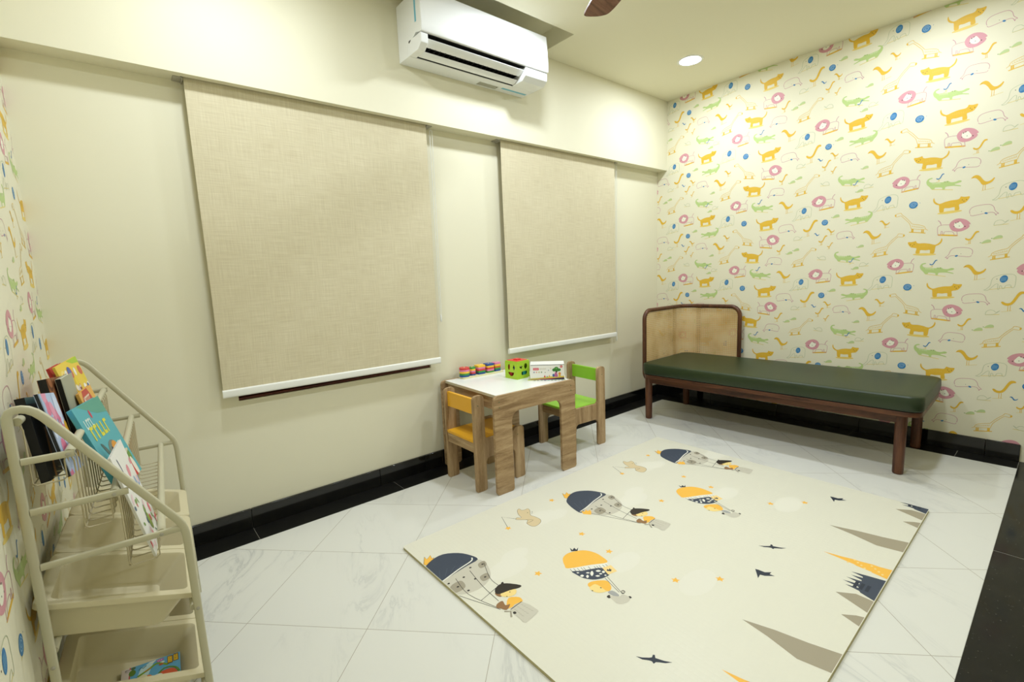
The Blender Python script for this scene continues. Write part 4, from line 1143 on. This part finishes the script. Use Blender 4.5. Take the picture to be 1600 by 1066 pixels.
def motif(off):
    D = lambda k: [(x+off, y) for x, y in MAT_PX[k]]
    F = lambda k, m, l, sm=0: P.fill(spline(D(k), True, sm) if sm else D(k), m, l)
    # pale clouds
    for cx, cy, r in ((0.62, -0.25, .10), (1.10, -0.45, .10), (0.62, -0.75, .09), (0.70, -0.28, .07), (1.18, -0.40, .07), (0.72, -1.02, .10)):
        P.fill(ellipse(cx+off, cy, r, r*0.55, 20), CLD, 1)
    # navy capped balloon with its rider
    F('body', GREYB, 2, 3); F('p1', GREYP, 3, 4); F('p2', GREYP, 3, 4); F('p3', GREYP, 3, 4)
    for x, y in D('dots'): P.fill(ellipse(x, y, 0.0055, 0.0045, 10), INK, 4)
    for k in ('r1', 'r2', 'r3', 'r4', 'r5'): P.stroke(spline(D(k), False, 4), 0.0022, INK, 4)
    F('cap', NAVY, 5, 3)
    cap = D('cap')
    for i in range(6):
        a, b = cap[1], cap[8]; t0 = (i+1)/7
        p = (cap[11][0]+(cap[5][0]-cap[11][0])*t0, cap[11][1]+(cap[5][1]-cap[11][1])*t0 - 0.0)
        q = (cap[9][0]+(cap[6][0]-cap[9][0])*t0, cap[9][1]+(cap[6][1]-cap[9][1])*t0 + 0.02)
        P.stroke([p, q], 0.0016, NAVYL, 6)
    P.stroke(spline(D('band'), False, 4), 0.006, WHT, 7)
    F('crown1', YELM, 5); F('crown2', YELM, 6)
    for k in ('crown1',): P.stroke(D(k)+[D(k)[0]], 0.0014, INK, 6)
    F('hair', BRN, 6, 3); F('face', SKIN, 7, 3); F('hat', flat(52, 46, 40), 8, 3); F('pom', flat(52, 46, 40), 8, 2)
    f = D('face'); c = (sum(p[0] for p in f)/6, sum(p[1] for p in f)/6)
    for dx in (-.012, .012): P.fill(ellipse(c[0]+dx, c[1]+dx*0.5-.004, 0.0022, 0.0028, 8), INK, 9)
    F('shirt', YELM, 7, 3); F('bear', BRN, 8, 3); F('basket', GREYB, 9, 2)
    b = D('basket'); 
    P.stroke(b[:2], 0.003, INK, 10)
    for i in range(5):
        for j in range(3):
            u, v = (i+0.7)/5.6, (j+0.6)/3.4
            x = b[0][0]*(1-u)*(1-v)+b[5][0]*u*(1-v)*1+b[1][0]*(1-u)*v+b[2][0]*u*v
            y = b[0][1]*(1-u)*(1-v)+b[5][1]*u*(1-v)+b[1][1]*(1-u)*v+b[2][1]*u*v
            P.stroke([(x, y), (x+0.004, y-0.008)], 0.0015, GREYP, 10)
    P.stroke(D('bl'), 0.007, GREYP, 10); P.fill(ellipse(*D('bl2')[0], 0.006, 0.007, 10), INK, 11)
    # yellow balloon
    F('ylip', WHT, 2); F('ylow', NAVY, 3, 3); F('ytop', YELM, 4, 3)
    for i in range(10): F('w%d' % i, WHT, 5, 3)
    for x, y in D('fr'): P.stroke([(x, y), (x-0.006, y-0.020)], 0.0018, INK, 5)
    F('ycrown', NAVYD, 5); F('flag', FLG, 5); F('fmark', NAVYD, 6)
    P.stroke(D('yr1'), 0.0018, INK, 4); P.stroke(D('yr2'), 0.0018, INK, 4)
    F('ybody', flat(168, 168, 164), 5, 2); F('ybasket', GREYB, 6, 2)
    for k in ('year1', 'year2', 'year3'): F(k, INK, 5, 3)
    e = D('year1'); P.fill(ellipse(sum(p[0] for p in e)/4, sum(p[1] for p in e)/4, .006, .006, 8), GREYB, 6)
    F('yface', SKIN, 6, 3); F('yhair', YELM, 7, 3)
    f = D('yface'); c = (sum(p[0] for p in f)/7, sum(p[1] for p in f)/7)
    for dx in (-.022, .014): P.fill(ellipse(c[0]+dx, c[1]-dx*0.3+.003, 0.0026, 0.0032, 8), INK, 8)
    # fishing bear
    F('fbear', TAN, 2, 3)
    fb = spline(D('fbear'), True, 3); P.stroke(fb+[fb[0]], 0.0018, flat(120, 104, 78), 3)
    q = D('fbear'); BD_ = flat(120, 104, 78)
    P.stroke(spline([q[14], ((q[14][0]+q[8][0])/2, (q[14][1]+q[8][1])/2-0.006), q[12]], False, 4), 0.0018, BD_, 4)
    hx = sum(p[0] for p in q[1:6])/5; hy = sum(p[1] for p in q[1:6])/5
    for dx, dy in ((-0.010, -0.034), (0.012, -0.044)): P.fill(ellipse(hx+dx, hy+dy, 0.0024, 0.003, 8), INK, 4)
    P.stroke([(hx-0.002, hy-0.052), (hx+0.006, hy-0.055)], 0.002, INK, 4)
    P.stroke(D('rod'), 0.0022, INK, 3); P.fill(star(*D('rod')[2], 0.017), YELM, 4)
    for s in D('stars')+D('stars2'): P.fill(star(*s, 0.0175, 0.5), YELM, 2)
    pass
def woods(off):
    D = lambda k: [(x+off, y) for x, y in MAT_PX[k]]
    for k, m in (('t1', TAUPE), ('t2', TAUPE), ('castle', NAVY), ('tyel', YELM), ('tbig', TAUPE)): P.fill(D(k), m, 2)
    c = D('castle')
    for i in range(3): P.fill(rrect(1.105+off, 1.150+off, -1.463+i*0.018, -1.452+i*0.018, 0), NAVYD, 3)
    ty = D('tyel')
    for i in range(9):
        x = 1.262+off + 0.012*((i*7) % 4); y = -1.36-0.014*i
        P.fill(ellipse(x, y, 0.006, 0.004, 10), FLG, 3)
    for k in ('bird_a', 'bird_b'): P.fill(D(k), NAVYD, 2)
for k in (-0.855, 0, PER): motif(k)
for k in (-2, -1, 0, 1): woods(k*PER)
o = mb.build('play_mat', mats, None, smooth=False)
o.location = (MX0, MY0, 0)
tag(o, 'cream foam play mat printed with balloons, trees and birds on the floor', 'mat')

# ------------------------------------------------------------------ book rack
RP, RRZ = Vector((0.030, -1.211, 0)), -0.057
RKM = Matrix.Translation(RP) @ Matrix.Rotation(RRZ, 4, 'Z')
RL = 0.81
t = thing('book_rack', 'white metal children\'s book rack with wire pockets against the left wall', 'rack', RP, RRZ)
def oval_tube(mb, pts, rw, rh, seg=12):
    """flat oval tube in the side-frame plane (x, z): rw across the plane, rh within it"""
    n = len(pts); vs = []; fs = []
    for i, p in enumerate(pts):
        a, b = pts[max(i-1, 0)], pts[min(i+1, n-1)]
        d = Vector((b[0]-a[0], 0, b[2]-a[2])).normalized(); nn = Vector((-d.z, 0, d.x))
        for k in range(seg):
            an = 2*PI*k/seg
            ca = math.copysign(abs(math.cos(an))**0.6, math.cos(an)); sa = math.copysign(abs(math.sin(an))**0.6, math.sin(an))
            vs.append(Vector(p) + nn*rh*ca + Vector((0, rw*sa, 0)))
    for i in range(n-1):
        for k in range(seg):
            k2 = (k+1) % seg; fs.append((i*seg+k, i*seg+k2, (i+1)*seg+k2, (i+1)*seg+k))
    fs.append(tuple(range(seg))); fs.append(tuple(reversed(range((n-1)*seg, n*seg))))
    mb.add(vs, fs)
RAILS = [(0.861, 0.094, 0.080), (0.751, 0.172, 0.143), (0.628, 0.258, 0.215)]
for y in (0.0, RL):
    mb = MB()
    top = [(0, 0.0), (0, 0.30), (0, 0.62), (0, 0.90), (0.0, 0.945), (0.001, 0.957), (0.005, 0.9655), (0.012, 0.970), (0.022, 0.9705), (0.032, 0.9675), (0.043, 0.9595), (0.054, 0.9465), (0.064, 0.931)]
    dg = [(0.064+(0.245-0.064)*k/6, 0.931+(0.657-0.931)*k/6) for k in range(1, 7)]
    end = [(0.2505, 0.6475), (0.2555, 0.637), (0.2592, 0.624), (0.2612, 0.610), (0.2622, 0.590), (0.264, 0.42), (0.266, 0.2), (0.268, 0.0)]
    oval_tube(mb, [(a, y, z) for a, z in top+dg+end], 0.006, 0.0086)
    fr = mb.build('side_frame', M_RACK, t, angle=60)
    for z, a1, ab in RAILS:
        mb = MB(); oval_tube(mb, [(0.009, y, z), (a1*0.5, y, z), (a1-0.004, y, z)], 0.005, 0.0075); mb.build('side_rail', M_RACK, fr, angle=60)
    for a, z in [(ab, z) for z, a1, ab in RAILS] + [(0.264, 0.413), (0.0, 0.40), (0.266, 0.195)]:
        sg = -1 if y == 0 else 1
        mb = MB(); mb.lathe((0, 0), [(0.0001, 0.0022), (0.0024, 0.002), (0.0042, 0.0008), (0.0042, 0.0)], 12)
        b = mb.build('screw', M_GREY, fr); b.matrix_local = Matrix.Translation((a, y+sg*0.0062, z)) @ Matrix.Rotation(-sg*PI/2, 4, 'X')
BARS = [(0.012, 0.944)] + [(ab, z) for z, a1, ab in RAILS]
for i, (a, z) in enumerate(BARS):
    mb = MB(); mb.tube([(a, 0.0065, z), (a, RL/2, z), (a, RL-0.0065, z)], 0.0085, 14); mb.build('cross_bar', M_RACK, t, angle=60)
for a, z in ((0.255, 0.413), (0.004, 0.431), (0.256, 0.188), (0.004, 0.206), (0.014, 0.05), (0.252, 0.03)):
    mb = MB(); mb.tube([(a, 0.0065, z), (a, RL-0.0065, z)], 0.0075, 12); mb.build('cross_bar', M_RACK, t, angle=60)
# wire pockets slung between the bars
PF = [0.803, 0.684, 0.567]
for i in range(3):
    (a0, z0), (a1, z1) = BARS[i], BARS[i+1]
    zf = PF[i]; mb = MB()
    nw = 20
    for k in range(nw+1):
        y = 0.012 + (RL-0.024)*k/nw
        b0, b1 = a0+0.006, a1-0.009
        mb.tube([(a0, y, z0), (b0, y, z0-0.02), (b0, y, zf+0.006), (b0+0.006, y, zf), (b1-0.006, y, zf), (b1, y, zf+0.006), (b1, y, z1-0.015), (a1-0.002, y, z1)], 0.0016, 6)
    mb.tube([(a0+0.006, 0.012, zf+0.0), (a0+0.006, RL-0.012, zf)], 0.0016, 6)
    mb.box(a0+0.0045, a0+0.0075, RL*0.5-0.011, RL*0.5+0.011, zf+0.012, z0-0.010)
    mb.build('wire_pocket', M_LINER, t, angle=60)

# ------------------------------------------------------------------ plastic bins on the rack
def bin_mb():
    """tray that hangs tipped towards the front; local x = depth, y = width"""
    W, D, H = 0.254, 0.305, 0.085
    mb = MB()
    def ring(ins_x0, ins_x1, ins_y, r, z): return [(a, b, z) for a, b in rrect(ins_x0, D-ins_x1, ins_y, W-ins_y, r, 5)]
    rings = [ring(-0.002, -0.002, -0.001, 0.018, -0.010), ring(-0.003, -0.003, -0.001, 0.018, -0.001), ring(0.0, 0.0, 0.0, 0.016, 0.002), ring(0.023, 0.023, 0.022, 0.014, 0.002), ring(0.026, 0.026, 0.0245, 0.014, -0.003), ring(0.036, 0.058, 0.031, 0.014, -H+0.012), ring(0.041, 0.063, 0.036, 0.012, -H+0.004),
             ring(0.034, 0.058, 0.026, 0.014, -H), ring(0.029, 0.051, 0.023, 0.015, -H+0.010), ring(0.021, 0.021, 0.019, 0.015, -0.008), ring(0.001, 0.001, 0.002, 0.017, -0.010)]
    vs = [p for r in rings for p in r]; n = len(rings[0]); fs = []
    for i in range(len(rings)-1):
        for k in range(n):
            k2 = (k+1) % n; fs.append((i*n+k, i*n+k2, (i+1)*n+k2, (i+1)*n+k))
    k2 = len(rings)-1
    for k in range(n): fs.append((k2*n+k, k2*n+(k+1) % n, (k+1) % n, k))
    fs.append(tuple(range(6*n, 7*n))); fs.append(tuple(reversed(range(7*n, 8*n))))
    return mb.add(vs, fs)
first = None
TIPA = math.atan2(0.107, 0.303)
BINL = [['milky white plastic bin, upper row, nearest end of the book rack', 'milky white plastic bin in the middle of the rack\'s upper row', 'milky white plastic bin, upper row, far end by the window wall'],
        ['milky white plastic bin holding the comic book, lower row near end', 'milky white plastic bin in the middle of the rack\'s lower row', 'milky white plastic bin, lower row, far end by the window wall']]
for row, zb in enumerate((0.5375, 0.3125)):
    for k in range(3):
        if first is None:
            o = bin_mb().build('storage_bin', M_BIN, None, angle=50); first = o
        else:
            o = first.copy(); COL.objects.link(o)
        y = 0.0225 + k*0.2575
        o.matrix_world = RKM @ Matrix.Translation((-0.018, y, zb)) @ Matrix.Rotation(TIPA, 4, 'Y')
        tag(o, BINL[row][k], 'bin', 'plastic bins on the book rack')

# ------------------------------------------------------------------ books
def book(name, label, a, b, z0, al, be, ga, h, w, th, cover, spine, draw, cat='book', Mw=None):
    u = Vector((math.sin(ga), math.cos(ga), 0)); n = Vector((math.cos(ga), -math.sin(ga), 0))
    v = Vector((0, 0, 1))*math.cos(al) - n*math.sin(al)
    u2 = u*math.cos(be) + v*math.sin(be); v2 = v*math.cos(be) - u*math.sin(be)
    nn = u2.cross(v2)
    Mx = Matrix(((u2.x, v2.x, nn.x, a), (u2.y, v2.y, nn.y, b), (u2.z, v2.z, nn.z, z0), (0, 0, 0, 1)))
    t = bpy.data.objects.new(name, None); COL.objects.link(t); t.empty_display_size = 0.03
    t.matrix_world = RKM @ Mx if Mw is None else Mw
    tag(t, label, cat)
    c = 0.0012
    mb = MB(); mats = [cover, spine]
    mb.box(0, w, 0, h, -c, 0, 0); mb.box(0, w, 0, h, -th, -th+c, 0); mb.box(-0.0004, c, 0, h, -th+c, -c, 1)
    P = Print(mb, lambda x, y, d: (x, y, 0.0001+d), mats, (0, w, 0, h))
    draw(P, w, h)
    mb.build('cover', mats, t, smooth=False)
    mb = MB(); mb.box(c+0.0004, w-0.003, 0.003, h-0.003, -th+c+0.0002, -c-0.0002); mb.build('page_block', flat(232, 228, 210), t, smooth=False)
    return t
def scribble(P, x, y, w, h, n, m, lay=2, seed=1):
    rnd = random.Random(seed)
    sw = w/n
    for i in range(n):
        x0 = x+i*sw
        P.fill(rrect(x0, x0+sw*0.28, y, y+h, 0), m, lay)
        k = rnd.random()
        if k < .35: P.fill(rrect(x0, x0+sw*0.8, y, y+h*0.24, 0), m, lay)
        elif k < .7: P.fill(rrect(x0, x0+sw*0.8, y+h*0.40, y+h*0.62, 0), m, lay); P.fill(rrect(x0+sw*.55, x0+sw*.8, y, y+h, 0), m, lay)
        else: P.fill(rrect(x0, x0+sw*0.8, y+h*0.78, y+h, 0), m, lay)
def blobs(P, w, h, cols, n, seed, r=(0.01, 0.03), lay=1, y0=0.0, y1=1.0):
    rnd = random.Random(seed)
    for i in range(n):
        P.fill(ellipse(rnd.uniform(0, w), rnd.uniform(y0*h, y1*h), rnd.uniform(*r), rnd.uniform(*r), 14, rnd.uniform(0, 3)), flat(*cols[i % len(cols)]), lay + (i % 3))
def d_teal(P, w, h):
    P.fill([(0.03, h), (w, h), (w, h*0.80), (0.13, h*0.84)], flat(96, 160, 140), 1)
    scribble(P, 0.022, h*0.74, 0.055, 0.026, 4, flat(216, 232, 222), 3, 1); P.fill(ellipse(0.085, h*0.87, 0.006, 0.012, 10), flat(196, 70, 90), 3)
    scribble(P, 0.030, h*0.60, 0.130, 0.038, 5, flat(222, 214, 66), 4, 2)
    P.fill(spline([(0.04, h*.54), (0.055, h*.52), (0.075, h*.36), (0.060, h*.36)], k=3), flat(84, 110, 106), 3)
    P.fill([(0.035, h*.28), (0.06, h*.30), (0.08, h*.20), (0.12, h*.30), (0.145, h*.26), (0.10, h*.08), (0.07, h*.10)], flat(240, 174, 50), 3)
    P.fill(ellipse(0.105, h*0.40, 0.034, 0.03, 16), flat(120, 130, 120), 3); P.fill(ellipse(0.118, h*0.41, 0.022, 0.022, 16), flat(216, 150, 60), 4); P.fill(ellipse(0.095, h*0.42, 0.006, 0.008, 10), flat(60, 60, 70), 5)
    P.fill(ellipse(0.150, h*0.12, 0.020, 0.035, 16), flat(206, 66, 62), 3); P.fill(ellipse(0.168, h*0.10, 0.012, 0.03, 16), flat(236, 226, 210), 4)
    P.fill(ellipse(0.170, h*0.24, 0.016, 0.02, 16), flat(110, 150, 70), 3)
    scribble(P, 0.060, h*0.02, 0.075, 0.022, 4, flat(236, 236, 214), 4, 3)
def d_red(P, w, h):
    P.fill(ellipse(w*0.42, h*0.70, 0.075, 0.085, 24), flat(196, 76, 66), 1)
    scribble(P, 0.035, h*0.84, 0.09, 0.022, 5, flat(240, 226, 200), 3, 5); scribble(P, 0.030, h*0.70, 0.11, 0.024, 4, flat(240, 226, 200), 3, 6); scribble(P, 0.040, h*0.55, 0.11, 0.03, 4, flat(240, 226, 200), 3, 7)
    blobs(P, w, h, [(180, 110, 60), (222, 170, 110), (150, 84, 50), (206, 140, 80)], 20, 3, (0.012, 0.03), 2, 0.0, 0.36)
def d_white(P, w, h):
    P.stroke(spline([(0.05, h*.93), (0.06, h*.80), (0.04, h*.72), (0.075, h*.70)], False, 4), 0.006, flat(64, 72, 110), 2)
    blobs(P, w, h, [(226, 150, 160), (150, 170, 206), (240, 210, 214)], 7, 5, (0.006, 0.018), 1, 0.55, 0.80)
    blobs(P, w, h, [(206, 84, 84), (130, 160, 90), (90, 110, 130), (236, 200, 206), (226, 120, 130)], 22, 8, (0.004, 0.015), 1, 0.05, 0.5)
    P.fill(ellipse(w*.5, h*.22, 0.014, 0.026, 14, .3), flat(140, 160, 70), 5); P.stroke(spline([(w*.6, h*.1), (w*.7, h*.05), (w*.85, h*.1), (w*.8, h*.18)], False, 4), 0.004, flat(96, 140, 110), 5)
def d_yellow(P, w, h):
    P.fill(ellipse(0.035, h*.80, .02, .022, 16), flat(244, 220, 130), 1); P.fill(ellipse(0.035, h*.80, .012, .013, 16), flat(230, 160, 66), 2)
    P.fill([(0.10, h), (w, h), (w, h*.9), (0.14, h*.93)], flat(178, 204, 66), 1)
    blobs(P, w, h, [(240, 238, 226), (236, 232, 218), (210, 110, 84), (150, 140, 130), (240, 238, 230), (90, 110, 170), (232, 206, 70)], 46, 12, (0.009, 0.02), 2, 0.05, 0.86)
def d_pink(P, w, h):
    blobs(P, w, h, [(206, 216, 236), (160, 184, 214), (222, 150, 176), (214, 120, 150), (190, 206, 232)], 26, 15, (0.012, 0.028), 1)
    scribble(P, 0.02, h*.55, w*.7, 0.03, 5, flat(222, 130, 160), 5, 9)
    P.fill(spline([(w*.8, h*.55), (w, h*.60), (w, h*.08), (w*.86, h*.2)], k=3), flat(226, 170, 50), 6)
def d_black(P, w, h): P.fill([(w*.35, 0.0), (w*.5, 0), (w*.75, h*.6), (w*.62, h*.62)], flat(190, 130, 60), 1); P.fill([(0, h*.92), (w, h*.92), (w, h), (0, h)], flat(56, 84, 84), 1)
def d_brown(P, w, h):
    blobs(P, w, h, [(130, 84, 52), (160, 104, 66), (104, 66, 42), (146, 70, 50)], 12, 21, (0.01, 0.03), 1)
    P.fill([(0, 0), (w, 0), (w, h*.28), (0, h*.22)], flat(58, 52, 34), 4)
def d_plain(P, w, h): P.stroke([(0.01, h*.1), (0.01, h*.9)], 0.004, flat(140, 150, 150), 1)
book('picture_book', 'teal picture book with yellow title standing in the rack\'s middle wire pocket', .143, .178, .6866, .311, -.028, .155, .243, .199, .011, flat(92, 172, 180), flat(84, 176, 196), d_teal)
book('picture_book', 'orange picture book with red oval and white lettering, behind the teal book', .118, .372, .6866, .215, -.03, .02, .245, .20, .007, flat(232, 178, 90), flat(222, 170, 84), d_red)
book('magazine', 'white paper booklet with small coloured drawings in the lowest wire pocket', .199, .016, .5696, .217, -.041, .027, .262, .198, .005, flat(236, 234, 226), flat(226, 224, 214), d_white, 'booklet')
book('picture_book', 'yellow picture book covered in small figures, far end of top wire pocket', .066, .446, .8056, .235, .037, .117, .199, .20, .006, flat(236, 206, 84), flat(226, 196, 76), d_yellow)
book('picture_book', 'red book peeping out behind the yellow picture book in the top pocket', .044, .458, .8056, .20, -.036, -.02, .193, .199, .008, flat(206, 74, 64), flat(186, 62, 56), d_plain)
book('hardback_book', 'brown hardback book in the top wire pocket between blue and yellow books', .046, .236, .8056, .10, -.10, .049, .190, .157, .018, flat(146, 94, 60), flat(30, 30, 28), d_brown)
book('hardback_book', 'grey edged book just in front of the brown hardback in the top pocket', .066, .290, .8056, .10, -.03, .02, .180, .149, .012, flat(166, 166, 144), flat(28, 30, 28), d_plain)
book('picture_book', 'pale blue and pink picture book at the near end of the top pocket', .077, .020, .8056, .177, -.16, -.03, .190, .166, .008, flat(176, 192, 220), flat(40, 42, 44), d_pink)
book('hardback_book', 'black book with orange stripe at the nearest end of the top pocket', .045, .016, .8056, .12, -.16, -.03, .185, .150, .016, flat(24, 25, 26), flat(20, 20, 20), d_black)
# comic book leaning in the lower near bin
def d_comic(P, w, h):
    P.fill(rrect(0, w, 0, h, 0), flat(98, 168, 206), 1)
    P.fill([(0, 0), (0.026, 0), (0.03, h), (0, h)], flat(226, 214, 208), 2); P.fill([(0.026, 0), (0.031, 0), (0.034, h), (0.029, h)], flat(206, 90, 80), 3)
    P.fill(ellipse(0.026, h-0.022, 0.012, 0.011, 14), flat(200, 190, 188), 4); P.stroke(spline([(0.014, h-.02), (0.018, h-.012), (0.03, h-.014)], False, 3), .0025, flat(60, 56, 50), 5)
    P.fill(ellipse(0.040, h-0.044, 0.013, 0.022, 14), flat(96, 130, 50), 4); P.fill(ellipse(0.043, h-0.012, 0.009, 0.010, 14), flat(86, 116, 76), 4)
    P.fill([(0.06, h*.6), (0.07, h-.035), (0.10, h-.008), (0.12, h-.012), (0.10, h*.55)], flat(196, 224, 226), 2); P.fill([(0.10, h-.006), (0.13, h-.003), (0.118, h-.02)], flat(232, 234, 220), 3)
    P.stroke([(0.064, h-.040), (0.072, h-.024), (0.08, h-.036), (0.092, h-.022)], .005, flat(60, 110, 120), 4)
    P.stroke(spline([(0.06, h-.085), (0.10, h-.058), (0.128, h-.034), (0.15, h-.045), (0.175, h-.068)], False, 4), 0.011, flat(120, 158, 44), 5); P.stroke(spline([(0.085, h-.066), (0.11, h-.050)], False, 3), 0.005, flat(216, 140, 50), 6)
    P.fill(ellipse(0.148, h-.050, .009, .007, 12), flat(190, 92, 50), 6); P.fill(ellipse(0.152, h-.036, .010, .007, 12), flat(214, 226, 214), 5)
    P.fill(spline([(0.130, h-.014), (0.140, h-.009), (0.160, h-.012), (0.152, h-.024), (0.136, h-.026)], k=3), flat(196, 92, 160), 5); scribble(P, 0.135, h-.021, 0.018, .007, 3, flat(240, 214, 232), 6, 4)
    for i in range(2):
        x = 0.172+i*0.023
        P.fill(rrect(x, x+0.021, h-.058-0.006*(1-i), h-.004-0.003*(1-i), 0), flat(110, 72, 30), 5)
        rnd = random.Random(i+2)
        for q in range(6):
            y = h-.012-q*0.0075-0.003*(1-i)
            P.fill(rrect(x+0.002, x+0.018, y-0.0045, y+0.0016, 0), flat(238, 196, 50), 6)
            P.fill(rrect(x+0.005+0.006*rnd.random(), x+0.009+0.006*rnd.random(), y-0.0025, y, 0), flat(150, 96, 34), 7)
    P.fill(spline([(0.12, 0.0), (0.13, h*.42), (0.17, h*.52), (0.20, h*.45), (0.215, h*.2), (0.22, 0)], k=3), flat(214, 96, 60), 4); P.stroke(spline([(0.125, h*.35), (0.16, h*.58), (0.20, h*.5), (0.217, h*.3)], False, 4), 0.009, flat(96, 140, 60), 5)
    P.fill(ellipse(0.135, h*.40, .018, .012, 12), flat(226, 230, 226), 5); P.fill(ellipse(0.10, h*.40, .016, .03, 12), flat(232, 150, 80), 3); P.fill(ellipse(0.075, h*.48, .022, .03, 12), flat(226, 222, 180), 3)
class Scaled:
    def __init__(self, P, k): self.P, self.k = P, k
    def fill(self, poly, m, l=1): self.P.fill([(x*self.k, y*self.k) for x, y in poly], m, l)
    def stroke(self, pts, w, m, l=1): self.P.stroke([(x*self.k, y*self.k) for x, y in pts], w*self.k, m, l)
KC = 0.126/0.222
BINM = RKM @ Matrix.Translation((-0.018, 0.0225, 0.3125)) @ Matrix.Rotation(TIPA, 4, 'Y')
book('comic_book', 'light blue comic book with orange lettering lying in the lower near bin', 0, 0, 0, 0, 0, 0, 0.118, 0.126, 0.007, flat(98, 168, 206), flat(120, 118, 112),
     lambda P, w, h: d_comic(Scaled(P, KC), w/KC, h/KC), 'book', BINM @ Matrix.Translation((0.131, 0.052, -0.0710)) @ Matrix.Rotation(-0.245, 4, 'Y'))
